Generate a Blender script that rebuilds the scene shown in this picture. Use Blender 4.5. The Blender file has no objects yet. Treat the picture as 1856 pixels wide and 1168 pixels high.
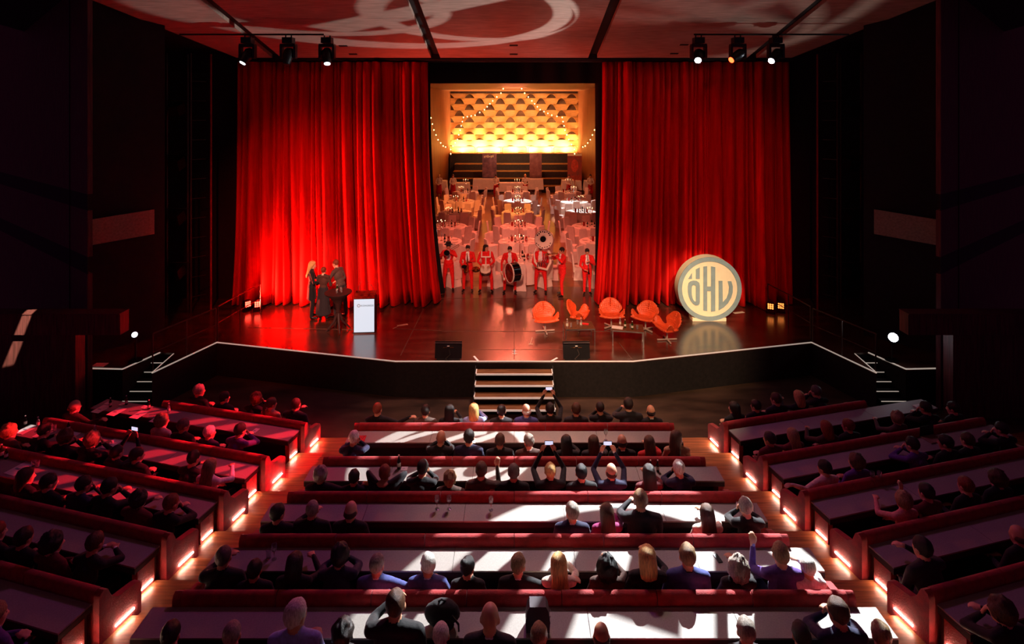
import bpy, bmesh, math, random
import numpy as np
from mathutils import Vector, Matrix, Euler, noise
random.seed(11)
SC = bpy.context.scene
COL = SC.collection
R = math.radians
# ---------------------------------------------------------------- camera, world, exposure
FPX, CX, HY, CH = 1000.0, 932.0, 200.0, 6.4      # focal length (px), vanishing point, camera height over the stage floor
cam = bpy.data.cameras.new('camera'); camo = bpy.data.objects.new('camera', cam); COL.objects.link(camo)
cam.sensor_width = 36.0; cam.lens = 36.0 * FPX / 1856.0
cam.shift_y = -(584.0 - HY) / 1856.0; cam.shift_x = -(CX - 928.0) / 1856.0
cam.clip_end = 200
camo.location = (0, 0, CH); camo.rotation_euler = (R(90), 0, 0)
SC.camera = camo
SC.view_settings.view_transform = 'Standard'; SC.view_settings.look = 'None'
SC.view_settings.exposure = 0.0; SC.view_settings.gamma = 1.0; SC.view_settings.use_curve_mapping = False
w = bpy.data.worlds.new('world'); SC.world = w; w.use_nodes = True
w.node_tree.nodes['Background'].inputs[0].default_value = (0.42, 0.08, 0.30, 1)
w.node_tree.nodes['Background'].inputs[1].default_value = 0.055

def lin(c):
    return tuple(x / 12.92 if x <= 0.04045 else ((x + 0.055) / 1.055) ** 2.4 for x in c)
def P(px, py, z=None, Y=None):
    if Y is None: Y = FPX * (CH - z) / (py - HY)
    return Vector(((px - CX) * Y / FPX, Y, CH - (py - HY) * Y / FPX))

# ---- node maths for gobo patterns
def nmath(nt, op, a, b=None, c=None, clamp=False):
    n = nt.nodes.new('ShaderNodeMath'); n.operation = op; n.use_clamp = clamp
    for i, x in enumerate((a, b, c)):
        if x is None: continue
        if isinstance(x, (int, float)): n.inputs[i].default_value = x
        else: nt.links.new(x, n.inputs[i])
    return n.outputs[0]
def gobo_mask(nt, u, v, kind, soft):
    M = lambda *a, **k: nmath(nt, *a, **k)
    def band(x, lo, hi):                       # smooth 1 inside lo..hi
        h = (hi - lo) / 2
        d = M('ABSOLUTE', M('SUBTRACT', x, (lo + hi) / 2))
        return M('DIVIDE', M('SUBTRACT', h + soft / 2, d), soft, clamp=True)
    def rect(x0, x1, y0, y1):
        return M('MULTIPLY', band(u, x0, x1), band(v, y0, y1))
    def ell(cx, cy, rx, ry):
        a = M('DIVIDE', M('SUBTRACT', u, cx), rx); b = M('DIVIDE', M('SUBTRACT', v, cy), ry)
        return M('SQRT', M('ADD', M('MULTIPLY', a, a), M('MULTIPLY', b, b)))
    r = ell(0, 0, 1, 1)
    if kind == 'bar': return rect(-1, 1, -0.22, 0.22)
    out = band(r, 0.84, 1.0)
    def plus(x):
        nonlocal out
        out = M('MAXIMUM', out, x)
    if kind == 'rings':
        plus(band(ell(0.35, 0.25, 1, 1), 0.62, 0.74)); plus(band(ell(-0.3, -0.35, 1, 1), 0.5, 0.6)); plus(rect(-0.1, 0.1, -0.7, 0.7))
        return out
    plus(rect(-0.25, -0.13, -0.7, 0.7)); plus(rect(0.13, 0.25, -0.7, 0.7)); plus(rect(-0.2, 0.2, -0.06, 0.06))
    plus(band(ell(-0.53, -0.12, 0.23, 0.45), 0.6, 1.0))
    plus(rect(0.37, 0.47, -0.62, 0.25))
    plus(M('MULTIPLY', band(ell(0.42, 0.1, 0.36, 0.72), 0.74, 1.0), band(M('SUBTRACT', u, M('MULTIPLY', v, 0.3)), 0.44, 2)))
    plus(rect(-0.66, -0.58, 0.42, 0.58)); plus(rect(-0.5, -0.38, 0.4, 0.7))
    return out
def spot(name, loc, tgt, deg, watts, col=(1, 1, 1), blend=0.4, size=0.1, gobo=None, soft=0.06, roll=0.0, aspect=1.0, parent=None):
    l = bpy.data.lights.new(name, 'SPOT'); l.energy = watts; l.color = col; l.spot_size = R(deg); l.spot_blend = blend; l.shadow_soft_size = size
    o = bpy.data.objects.new(name, l); COL.objects.link(o); o.location = loc
    q = (Vector(tgt) - Vector(loc)).to_track_quat('-Z', 'Y')
    o.rotation_euler = (q.to_matrix() @ Matrix.Rotation(R(roll), 3, 'Z')).to_euler()
    if gobo:
        l.use_nodes = True; nt = l.node_tree
        em = next(n for n in nt.nodes if n.type == 'EMISSION')
        tc = nt.nodes.new('ShaderNodeTexCoord'); sp = nt.nodes.new('ShaderNodeSeparateXYZ'); nt.links.new(tc.outputs['Normal'], sp.inputs[0])
        t = 1.0 / math.tan(R(deg) / 2 * 0.93)
        az = nmath(nt, 'ABSOLUTE', sp.outputs[2])
        u = nmath(nt, 'MULTIPLY', nmath(nt, 'DIVIDE', sp.outputs[0], az), t)
        v = nmath(nt, 'MULTIPLY', nmath(nt, 'DIVIDE', sp.outputs[1], az), t * aspect)
        nt.links.new(gobo_mask(nt, u, v, gobo, soft), em.inputs['Strength'])
    return o
# ---------------------------------------------------------------- lights hung over the hall (out of frame) and beamers on the bridge, with unseen fills added to brighten
spot('light_red_wash_curtain', (-5.0, 4.0, 10.0), (-6.4, 18.4, 1.6), 36, 4600, (1, 0.06, 0.03), 0.9, 0.3)
spot('light_red_wash_logo_curtain', (5.0, 4.0, 10.0), (5.6, 18.4, 2.6), 40, 1500, (1, 0.03, 0.05), 0.9, 0.3)
spot('light_warm_stage_front', (2.0, 2.0, 10.2), (3.4, 15.4, 0.2), 24, 7500, (1, 0.62, 0.36), 0.6, 0.25)
spot('light_warm_logo', (4.0, 2.5, 10.2), (5.95, 16.9, 0.95), 9.0, 11000, (1, 0.80, 0.55), 0.2, 0.12)
spot('light_band_front', (-0.5, 2.0, 10.2), (0.3, 19.3, 0.9), 22, 8000, (1, 0.36, 0.25), 0.7, 0.25)
spot('light_speakers_front', (-3.0, 2.0, 10.2), (-5.7, 16.8, 0.9), 14, 13000, (1, 0.55, 0.40), 0.7, 0.25)
spot('light_pit_warm', (0.5, 15.0, 8.8), (0.3, 12.6, -0.9), 54, 2000, (1, 0.60, 0.36), 0.9, 0.4)
spot('light_fill_desks', (1.5, 14.6, 8.9), (1.0, 8.4, 0.2), 34, 1100, (1, 0.66, 0.54), 0.6, 0.3)  # added fill standing in for stray warm light on the desks
spot('light_fill_stage_floor', (-1.5, 2.0, 10.2), (-0.5, 15.4, 0.0), 34, 2500, (1, 0.46, 0.30), 0.8, 0.25)  # extra spot added to brighten the stage floor
spot('light_aisle_pool', (3.2, 13.5, 8.9), (3.95, 11.5, -0.6), 12, 1500, (1, 0.72, 0.48), 0.7, 0.15)
spot('light_audience_red', (-4.5, 16.2, 8.4), (-4.6, 10.6, -0.5), 30, 1500, (1, 0.02, 0.03), 0.9, 0.2)
spot('light_fill_purple', (0.0, 14.6, 8.6), (0.0, 7.0, 0.0), 125, 800, (0.62, 0.11, 0.52), 0.9, 0.5)  # unseen purple fill added to lift the dark seating

# ---------------------------------------------------------------- materials
MATS = {}
def mat(name, rgb, rough=0.6, metal=0.0, var=0.12, scale=6.0, bump=0.0, bscale=60.0, emit=0.0, ecol=None, spec=0.5, sheen=0.0, coat=0.0, stretch=(1, 1, 1), trans=0.0, kind='noise', col2=None, ior=1.45):
    if name in MATS: return MATS[name]
    m = bpy.data.materials.new(name); m.use_nodes = True; nt = m.node_tree; b = nt.nodes['Principled BSDF']
    c = lin(rgb)
    tc = nt.nodes.new('ShaderNodeTexCoord'); mp = nt.nodes.new('ShaderNodeMapping'); mp.inputs['Scale'].default_value = stretch
    nt.links.new(tc.outputs['Object'], mp.inputs[0])
    nz = nt.nodes.new('ShaderNodeTexNoise'); nz.inputs['Scale'].default_value = scale; nz.inputs['Detail'].default_value = 4
    nt.links.new(mp.outputs[0], nz.inputs['Vector'])
    mx = nt.nodes.new('ShaderNodeMix'); mx.data_type = 'RGBA'
    c2 = lin(col2) if col2 else tuple(min(1, x * (1 + 2 * var)) for x in c)
    mx.inputs[6].default_value = (*[x * (1 - 2 * var) for x in c], 1) if not col2 else (*c, 1); mx.inputs[7].default_value = (*c2, 1)
    rp = nt.nodes.new('ShaderNodeMapRange'); rp.inputs[1].default_value = 0.3; rp.inputs[2].default_value = 0.7
    nt.links.new(nz.outputs['Fac'], rp.inputs[0]); nt.links.new(rp.outputs[0], mx.inputs[0])
    nt.links.new(mx.outputs[2], b.inputs['Base Color'])
    b.inputs['Roughness'].default_value = rough; b.inputs['Metallic'].default_value = metal
    b.inputs['Specular IOR Level'].default_value = spec; b.inputs['Sheen Weight'].default_value = sheen
    b.inputs['Coat Weight'].default_value = coat; b.inputs['Transmission Weight'].default_value = trans; b.inputs['IOR'].default_value = ior
    if bump:
        n2 = nt.nodes.new('ShaderNodeTexNoise'); n2.inputs['Scale'].default_value = bscale; n2.inputs['Detail'].default_value = 3
        nt.links.new(mp.outputs[0], n2.inputs['Vector'])
        bp = nt.nodes.new('ShaderNodeBump'); bp.inputs['Strength'].default_value = bump; bp.inputs['Distance'].default_value = 0.02
        nt.links.new(n2.outputs['Fac'], bp.inputs['Height']); nt.links.new(bp.outputs[0], b.inputs['Normal'])
    if emit:
        b.inputs['Emission Color'].default_value = (*lin(ecol or rgb), 1); b.inputs['Emission Strength'].default_value = emit
    MATS[name] = m
    return m
m_black = mat('black_paint', (0.045, 0.035, 0.045), 0.7)
m_blackwall = mat('black_wall', (0.11, 0.07, 0.11), 0.85, bump=0.2, bscale=30)
m_panel = mat('dark_wood_panel', (0.36, 0.16, 0.19), 0.6, var=0.25, scale=3, stretch=(9, 9, 0.6), bump=0.1)
m_panel_lit = mat('grey_acoustic_panel', (0.62, 0.52, 0.48), 0.8, var=0.1, scale=20, bump=0.3)
m_curtain = mat('red_velvet', (0.80, 0.085, 0.07), 0.8, var=0.14, scale=2.2, stretch=(4, 4, 0.25), bump=0.15, bscale=40, spec=0.12)
m_ceiling = mat('ceiling_wood', (0.66, 0.55, 0.50), 0.65, var=0.14, scale=2.0, stretch=(1, 14, 1), bump=0.05)
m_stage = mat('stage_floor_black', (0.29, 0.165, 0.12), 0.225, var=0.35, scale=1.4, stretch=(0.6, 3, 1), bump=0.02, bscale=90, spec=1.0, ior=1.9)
m_parquet = mat('parquet', (0.52, 0.30, 0.16), 0.28, var=0.28, scale=2.2, stretch=(0.5, 9, 1), bump=0.03, bscale=50, spec=0.8)
m_aisle = mat('aisle_oak', (0.56, 0.33, 0.20), 0.38, var=0.25, scale=2.5, stretch=(0.7, 10, 1), bump=0.05, bscale=40)
m_pit = mat('pit_floor', (0.27, 0.20, 0.155), 0.5, var=0.3, scale=1.6, stretch=(0.7, 2, 1), bump=0.06)
m_front = mat('stage_front_cloth', (0.105, 0.085, 0.085), 0.85, var=0.2, scale=12)
m_tread = mat('stair_tread_wood', (0.52, 0.36, 0.22), 0.45, var=0.2, scale=3, stretch=(1, 10, 1))
m_edge = mat('white_edge_glow', (0.92, 0.88, 0.84), 0.5, var=0.03, emit=0.28, ecol=(1, 0.93, 0.86))  # white nosing and tape; stage light on them put in as weak emission
m_edge_dim = mat('aluminium_edge', (0.75, 0.70, 0.64), 0.4, metal=0.5, var=0.05, emit=0.12, ecol=(1, 0.85, 0.7))  # bare metal edge with a lit look added as faint emission
m_tape = mat('floor_tape', (0.82, 0.72, 0.62), 0.6, var=0.2, scale=30)
m_bench = mat('bench_velvet', (0.62, 0.05, 0.07), 0.8, var=0.15, scale=10, bump=0.25, bscale=70, sheen=0.3)
m_desk = mat('desk_top_grey', (0.60, 0.57, 0.54), 0.6, var=0.05, scale=60, bump=0.08, bscale=150)
m_deskdark = mat('desk_dark_wood', (0.17, 0.10, 0.11), 0.6, var=0.2, scale=5, stretch=(1, 1, 6))
m_strip = mat('aisle_led', (1, 0.9, 0.85), 0.5, var=0.0, emit=95.0, ecol=(1, 0.82, 0.72))
m_steel = mat('steel', (0.62, 0.60, 0.60), 0.3, metal=0.9, var=0.08)
m_rail = mat('dark_steel_rail', (0.30, 0.26, 0.24), 0.4, metal=0.6, var=0.1)
m_plastic = mat('black_plastic', (0.07, 0.065, 0.075), 0.35, var=0.1)
m_lens = mat('lamp_lens_white', (1, 1, 1), 0.3, var=0.0, emit=55.0, ecol=(0.92, 0.95, 1))
m_lens_small = mat('lamp_lens_dim', (1, 1, 1), 0.3, var=0.0, emit=3.5, ecol=(0.9, 0.95, 1))
m_lens_red = mat('lamp_lens_red', (1, 0.3, 0.15), 0.3, var=0.0, emit=9.0, ecol=(1, 0.27, 0.12))
m_lens_redhot = mat('lamp_lens_red_flood', (1, 0.2, 0.1), 0.3, var=0.0, emit=14.0, ecol=(1, 0.22, 0.16))
m_lens_amber = mat('lamp_lens_amber', (1, 0.6, 0.3), 0.3, var=0.0, emit=2.6, ecol=(1, 0.55, 0.25))
m_cream = mat('cream_board', (0.97, 0.90, 0.74), 0.6, var=0.02)
m_bluegrey = mat('bluegrey_board', (0.55, 0.63, 0.63), 0.6, var=0.04)
m_orange = mat('orange_leather', (0.95, 0.36, 0.17), 0.42, var=0.08, scale=7, bump=0.05)
m_tabletop = mat('smoked_table_top', (0.40, 0.25, 0.16), 0.25, var=0.15, stretch=(1, 6, 1))
m_cover = mat('stretch_cover_brown', (0.20, 0.10, 0.09), 0.6, var=0.1)
m_screen = mat('lectern_screen', (0.22, 0.23, 0.25), 0.4, var=0.0, emit=0.86, ecol=(0.93, 0.95, 1.0))
m_ink = mat('dark_ink', (0.05, 0.055, 0.07), 0.9, var=0.05, spec=0.1)
m_alu = mat('brushed_aluminium', (0.80, 0.76, 0.72), 0.4, metal=0.35, var=0.06)
m_inkgrey = mat('grey_ink', (0.55, 0.62, 0.62), 0.6, var=0.05)
m_paper = mat('white_paper', (0.93, 0.90, 0.86), 0.7, var=0.03, scale=40)
m_glass = mat('clear_glass', (0.93, 0.95, 0.95), 0.05, var=0.0, trans=0.9, spec=0.8)
m_greenglass = mat('green_glass', (0.16, 0.30, 0.10), 0.1, var=0.05, trans=0.4, spec=0.8)
m_darkglass = mat('dark_glass', (0.10, 0.07, 0.05), 0.1, var=0.05, spec=0.8)
m_label = mat('bottle_label', (0.86, 0.82, 0.74), 0.6, var=0.05)
m_linen = mat('white_linen', (0.92, 0.86, 0.82), 0.8, var=0.03, scale=5, bump=0.1, bscale=12)
m_linen_b = mat('ivory_chair_cover', (0.90, 0.82, 0.78), 0.8, var=0.04, scale=6, bump=0.12, bscale=10)
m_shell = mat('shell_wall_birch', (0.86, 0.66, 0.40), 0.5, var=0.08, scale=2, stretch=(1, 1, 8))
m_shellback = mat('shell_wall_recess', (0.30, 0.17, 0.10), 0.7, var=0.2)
m_wallwood = mat('hall_wall_wood', (0.58, 0.34, 0.20), 0.55, var=0.15, scale=2.0, stretch=(8, 8, 0.5), bump=0.08)
m_platform = mat('platform_dark', (0.16, 0.11, 0.10), 0.5, var=0.2)
m_platform_top = mat('platform_top_wood', (0.66, 0.45, 0.24), 0.4, var=0.15, stretch=(1, 6, 1))
m_bulb = mat('warm_bulb', (1, 0.9, 0.7), 0.4, var=0.0, emit=14.0, ecol=(1, 0.78, 0.45))
m_flame = mat('candle_flame', (1, 0.9, 0.7), 0.4, var=0.0, emit=7.0, ecol=(1, 0.85, 0.6))
m_redglass = mat('red_vase', (0.62, 0.06, 0.06), 0.2, var=0.1)
m_brass = mat('brass', (0.80, 0.60, 0.32), 0.22, metal=1.0, var=0.08)
m_silver = mat('silver_plate', (0.88, 0.85, 0.82), 0.18, metal=1.0, var=0.05)
m_white = mat('white_lacquer', (0.92, 0.86, 0.80), 0.35, var=0.03)
m_drumhead = mat('drum_head', (0.90, 0.84, 0.76), 0.5, var=0.05)
m_drumblack = mat('black_drum_shell', (0.035, 0.03, 0.035), 0.15, var=0.1, spec=0.8)
m_redhead = mat('tinted_drum_head', (0.42, 0.09, 0.05), 0.25, var=0.4, scale=6)
# people
SKIN = [mat('skin_light', (0.86, 0.64, 0.52), 0.5, var=0.06, scale=12), mat('skin_mid', (0.76, 0.54, 0.42), 0.5, var=0.06, scale=12)]
m_eye = mat('eye_dark', (0.10, 0.07, 0.06), 0.3, var=0.0)
m_lip = mat('lips', (0.62, 0.28, 0.26), 0.5, var=0.03)
m_shoe = mat('black_shoe', (0.05, 0.04, 0.04), 0.3, var=0.1)
CL = {}
for k, c in dict(black=(0.055, 0.05, 0.065), charcoal=(0.13, 0.12, 0.14), navy=(0.11, 0.12, 0.25), blue=(0.26, 0.30, 0.55), lightblue=(0.62, 0.70, 0.90), white=(0.90, 0.89, 0.89), red=(0.72, 0.06, 0.08), magenta=(0.55, 0.10, 0.36),
                 beige=(0.70, 0.56, 0.42), brown=(0.28, 0.17, 0.13), cream=(0.87, 0.80, 0.72), purple=(0.34, 0.22, 0.52), grey=(0.38, 0.35, 0.34), bandred=(0.86, 0.045, 0.045), apron=(0.70, 0.03, 0.07), maroon=(0.36, 0.05, 0.09), taupe=(0.33, 0.26, 0.23), pink=(0.82, 0.55, 0.52)).items():
    CL[k] = mat('cloth_' + k, c, 0.8, var=0.1, scale=30, bump=0.25, bscale=25, sheen=0.08)
HC = {}
for k, c in dict(black=(0.05, 0.04, 0.04), dark=(0.13, 0.085, 0.07), brown=(0.30, 0.18, 0.11), red=(0.50, 0.22, 0.12), blond=(0.84, 0.66, 0.40), grey=(0.60, 0.55, 0.50), white=(0.92, 0.88, 0.82), darkgrey=(0.34, 0.29, 0.27), ash=(0.58, 0.46, 0.32)).items():
    HC[k] = mat('hair_' + k, c, 0.45, var=0.22, scale=10, stretch=(9, 9, 1.2), bump=0.5, bscale=30)

# ---------------------------------------------------------------- mesh helpers
class MB:
    def __init__(s): s.v = []; s.f = []; s.m = []
    def add(s, vs, fs, mi=0):
        b = len(s.v); s.v += [tuple(v) for v in vs]; s.f += [tuple(i + b for i in f) for f in fs]; s.m += [mi] * len(fs); return s
    def box(s, c, d, mi=0, M=None):
        c = Vector(c); x, y, z = (q / 2 for q in d)
        vs = [Vector(p) for p in ((-x, -y, -z), (x, -y, -z), (x, y, -z), (-x, y, -z), (-x, -y, z), (x, -y, z), (x, y, z), (-x, y, z))]
        vs = [c + (M @ p if M else p) for p in vs]
        return s.add(vs, [(3, 2, 1, 0), (4, 5, 6, 7), (0, 1, 5, 4), (1, 2, 6, 5), (2, 3, 7, 6), (3, 0, 4, 7)], mi)
    def b2(s, lo, hi, mi=0):
        return s.box([(a + b) / 2 for a, b in zip(lo, hi)], [b - a for a, b in zip(lo, hi)], mi)
    def rings(s, rs, mi=0, cap=True, closed=False):
        n = len(rs[0]); vs = [p for r in rs for p in r]; fs = []
        for i in range(len(rs) - 1 + (1 if closed else 0)):
            a = i * n; b = ((i + 1) % len(rs)) * n
            fs += [(a + j, a + (j + 1) % n, b + (j + 1) % n, b + j) for j in range(n)]
        if cap and not closed:
            fs.append(tuple(range(n - 1, -1, -1))); fs.append(tuple(range((len(rs) - 1) * n, len(rs) * n)))
        return s.add(vs, fs, mi)
    def tube(s, pts, r, seg=8, mi=0, round_caps=False):
        pts = [Vector(p) for p in pts]; n = len(pts); rr = list(r) if isinstance(r, (list, tuple)) else [r] * n
        if round_caps:
            d0 = (pts[0] - pts[1]).normalized(); d1 = (pts[-1] - pts[-2]).normalized(); a, b = rr[0], rr[-1]
            pts = [pts[0] + d0 * a * 0.97, pts[0] + d0 * a * 0.7] + pts + [pts[-1] + d1 * b * 0.7, pts[-1] + d1 * b * 0.97]
            rr = [a * 0.25, a * 0.72] + rr + [b * 0.72, b * 0.25]; n = len(pts)
        rs = []; prev = None
        for i, p in enumerate(pts):
            t = (pts[min(i + 1, n - 1)] - pts[max(i - 1, 0)]).normalized()
            if prev is None:
                u = t.orthogonal().normalized()
            else:
                u = (prev - t * prev.dot(t))
                u = u.normalized() if u.length > 1e-6 else t.orthogonal().normalized()
            prev = u; v = t.cross(u)
            rs.append([p + (u * math.cos(2 * math.pi * k / seg) + v * math.sin(2 * math.pi * k / seg)) * rr[i] for k in range(seg)])
        return s.rings(rs, mi)
    def lathe(s, prof, seg=16, c=(0, 0, 0), mi=0, M=None, loop=False):
        c = Vector(c); rs = []
        for r, z in prof:
            ring = [Vector((r * math.cos(2 * math.pi * k / seg), r * math.sin(2 * math.pi * k / seg), z)) for k in range(seg)]
            rs.append([c + (M @ p if M else p) for p in ring])
        return s.rings(rs, mi, closed=loop)
    def ell(s, c, r, seg=14, nr=8, mi=0, M=None):
        c = Vector(c); rs = []
        for i in range(nr + 1):
            t = math.pi * i / nr; q = max(math.sin(t), 0.02); z = -math.cos(t)
            ring = [Vector((r[0] * q * math.cos(2 * math.pi * k / seg), r[1] * q * math.sin(2 * math.pi * k / seg), r[2] * z)) for k in range(seg)]
            rs.append([c + (M @ p if M else p) for p in ring])
        return s.rings(rs, mi)
    def prism(s, poly, f0, f1, mi=0):           # f0/f1 map a 2D point to 3D
        a = [f0(*p) for p in poly]; b = [f1(*p) for p in poly]; n = len(poly)
        return s.add(a + b, [tuple(range(n - 1, -1, -1)), tuple(range(n, 2 * n))] + [(i, (i + 1) % n, n + (i + 1) % n, n + i) for i in range(n)], mi)
    def mesh(s, name, mats, smooth=False, angle=40):
        me = bpy.data.meshes.new(name); me.from_pydata(s.v, [], s.f)
        for m in (mats if isinstance(mats, (list, tuple)) else [mats]): me.materials.append(m)
        if len(me.materials) > 1: me.polygons.foreach_set('material_index', s.m)
        bm = bmesh.new(); bm.from_mesh(me); bmesh.ops.recalc_face_normals(bm, faces=bm.faces); bm.to_mesh(me); bm.free()
        if smooth:
            me.polygons.foreach_set('use_smooth', [True] * len(me.polygons)); me.set_sharp_from_angle(angle=R(angle))
        return me
    def build(s, name, mats, parent=None, smooth=False, angle=40, loc=None):
        return put(name, s.mesh(name, mats, smooth, angle), parent, loc)
def put(name, data, parent=None, loc=None, rz=0.0):
    o = bpy.data.objects.new(name, data); COL.objects.link(o)
    if parent: o.parent = parent
    if loc is not None: o.location = loc
    if rz: o.rotation_euler = (0, 0, rz)
    return o
def tag(o, label, cat, group=None):
    o['label'] = label; o['category'] = cat
    if group: o['group'] = group
    return o
def thing(name, label, cat, loc=(0, 0, 0), rz=0.0, group=None):
    return tag(put(name, None, None, loc, rz), label, cat, group)
def struct(o):
    o['kind'] = 'structure'; return o
def copy_tree(o, parent=None):
    c = o.copy(); COL.objects.link(c); c.parent = parent
    for ch in list(o.children): copy_tree(ch, c)
    return c
ORD = ['first', 'second', 'third', 'fourth', 'fifth', 'sixth', 'seventh', 'eighth', 'ninth', 'tenth', 'eleventh', 'twelfth', 'thirteenth', 'fourteenth', 'fifteenth', 'sixteenth']
# ================================================================= structure
PIT = -0.92
XY0 = lambda x, y: (x, y, 0.0)
def zf(z): return lambda x, y: (x, y, z)
half = [(-9.36, 14.58), (-8.95, 14.55), (-8.83, 13.45), (-8.20, 15.22), (-3.03, 14.07)]
stage_poly = [(-12.6, 20.0), (-12.6, 13.8), (-9.69, 13.65)] + half + [(-x, y) for x, y in reversed(half)] + [(9.69, 13.65), (12.6, 13.8), (12.6, 20.0)]
fs = struct(put('floor_stage', None))
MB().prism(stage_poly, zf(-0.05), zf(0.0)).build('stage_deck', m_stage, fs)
MB().prism(stage_poly, zf(PIT), zf(-0.05)).build('stage_front', m_front, fs)
# white nosing along the stage edge, one strip per straight run
edge = [(-10.7, 13.70), (-9.69, 13.65), (-9.36, 14.58)]
runs = [edge, [(-8.95, 14.5), (-8.83, 13.45)], [(-8.83, 13.45), (-8.20, 15.22)], [(-8.20, 15.22), (-3.03, 14.07)], [(-3.03, 14.07), (3.03, 14.07)]]
k = 0
for run in runs + [[(-x, y) for x, y in r] for r in runs[:4]]:
    for (x0, y0), (x1, y1) in zip(run, run[1:]):
        d = Vector((x1 - x0, y1 - y0, 0)); L = d.length; k += 1
        main = abs(x0) < 8.3 and abs(x1) < 8.3
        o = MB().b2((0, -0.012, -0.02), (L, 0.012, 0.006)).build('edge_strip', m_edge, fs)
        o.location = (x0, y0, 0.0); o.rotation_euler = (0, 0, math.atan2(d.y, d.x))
# floor tape and trap seams on the stage deck
def tape(p0, p1, wd=0.03, m=m_tape):
    a, b = Vector((*p0, 0.001)), Vector((*p1, 0.001)); d = b - a
    o = MB().b2((0, -wd / 2, 0), (d.length, wd / 2, 0.003)).build('floor_tape', m, fs); o.location = a; o.rotation_euler = (0, 0, math.atan2(d.y, d.x))
def tpx(x0, y0, x1, y1, wd=0.03, m=m_tape):
    a, b = P(x0, y0, 0), P(x1, y1, 0); tape(a.xy, b.xy, wd, m)
m_seam = mat('floor_seam', (0.42, 0.30, 0.24), 0.5, var=0.2)
for a in ((450, 594, 640, 598), (715, 596, 800, 600), (801, 601, 1130, 601)): tpx(*a, 0.025, m_seam)
tpx(726, 645, 768, 560, 0.02, m_seam); tpx(1122, 622, 1146, 652, 0.02, m_seam); tpx(720, 591, 739, 588, 0.10); tpx(712, 596, 726, 590, 0.02)
tpx(860, 634, 1020, 634, 0.015, m_seam); tpx(932, 548, 932, 652, 0.02, m_seam); tpx(800, 541, 1032, 541, 0.02, m_seam); tpx(1160, 596, 1235, 588, 0.03)
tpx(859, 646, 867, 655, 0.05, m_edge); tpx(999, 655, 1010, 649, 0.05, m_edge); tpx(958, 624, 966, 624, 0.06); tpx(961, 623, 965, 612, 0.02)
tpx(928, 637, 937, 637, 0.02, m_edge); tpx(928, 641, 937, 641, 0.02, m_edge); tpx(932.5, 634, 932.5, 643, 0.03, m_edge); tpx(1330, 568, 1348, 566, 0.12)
# pit floor, banquet floor
struct(MB().b2((-13, 10.2, PIT - 0.1), (13, 20, PIT)).build('floor', m_pit))
struct(MB().b2((-14, 20.0, -0.1), (14, 49, 0.0)).build('floor_banquet', m_parquet))
# raked audience floor: two shallow steps for each row, bent where the side blocks turn
BK = [11.09, 9.76, 8.64, 7.57, 6.50, 5.45, 4.4]
HW = [3.13, 3.30, 3.47, 3.69, 3.94, 4.15, 4.35]
INNER = [4.31, 4.50, 4.65, 4.87, 4.99, 5.15, 5.3]
FZ = [PIT + 0.15 * i for i in range(7)]
SA = R(14)
fr = struct(put('floor_rake', None))
def strip_poly(y0, y1):
    def line(y): return [(-13, y + (13 - 4.4) * math.tan(SA)), (-4.4, y), (4.4, y), (13, y + (13 - 4.4) * math.tan(SA))]
    return line(y1) + list(reversed(line(y0)))
for i in range(1, 7):
    yb = BK[i - 1] - 0.42; yn = BK[i] - 0.42
    ym = yb - 0.5
    for (ya, y2, z) in ((yb, ym, FZ[i] - 0.075), (ym, yn, FZ[i])):
        MB().prism(strip_poly(y2, ya), zf(-1.4), zf(z)).build('step', m_aisle, fr)
# wooden aisle treads beside the rows, two to a row, standing proud of the footwells
for s in (-1, 1):
    for i in range(6):
        for (ya, y2, z) in ((BK[i] + (0.60 if i == 0 else 0.42), BK[i] - 0.04, FZ[i] + 0.38), (BK[i] - 0.04, BK[i + 1] + 0.42, FZ[i] + 0.455)):
            def xa(y): return 3.19 + (11.1 - y) * 0.168
            def xb(y): return 4.36 + (11.1 - y) * 0.152
            o = MB().prism([(s * xa(ya), ya), (s * xb(ya), ya), (s * xb(y2), y2), (s * xa(y2), y2)], zf(-1.3), zf(z)).build('aisle_tread', m_aisle, fr)
            MB().prism([(s * xa(y2), y2 + 0.03), (s * xb(y2), y2 + 0.03), (s * xb(y2), y2 + 0.004), (s * xa(y2), y2 + 0.004)], zf(z), zf(z + 0.004)).build('tread_nosing', m_tread, fr)
MB().prism(strip_poly(-1.0, BK[6] - 0.42), zf(-1.4), zf(FZ[6] + 0.1)).build('step', m_aisle, fr)
# ---- ceiling with dark slots, tapering towards the stage
cz = lambda y: 8.14 + 0.257 * (18.3 - y)
ce = struct(put('ceiling', None))
def cpoly(p, z0, z1, name, m):
    MB().prism(p, lambda x, y: (x, y, cz(y) + z0), lambda x, y: (x, y, cz(y) + z1)).build(name, m, ce)
YA, YB = 18.3, 2.0
el = lambda y: 9.2 + (18.3 - y) * 0.38
slot = [-7.87, -2.6, 2.6, 7.87]; hwid = 0.15
bounds = [(-el(YA), -el(YB))] + [(s, s) for s in slot] + [(el(YA), el(YB))]
for i in range(5):
    a0, a1 = bounds[i]; b0, b1 = bounds[i + 1]
    l = 0 if i == 0 else hwid; r_ = 0 if i == 4 else hwid
    ymid = [YA, 15.2, 12.0, 8.0, YB]
    for y1, y0 in zip(ymid, ymid[1:]):
        t0 = (YA - y1) / (YA - YB); t1 = (YA - y0) / (YA - YB)
        cpoly([(a0 + (a1 - a0) * t0 + l, y1 - 0.006), (b0 + (b1 - b0) * t0 - r_, y1 - 0.006), (b0 + (b1 - b0) * t1 - r_, y0 + 0.006), (a0 + (a1 - a0) * t1 + l, y0 + 0.006)], 0.0, 0.12, 'ceiling_panel', m_ceiling)
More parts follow.
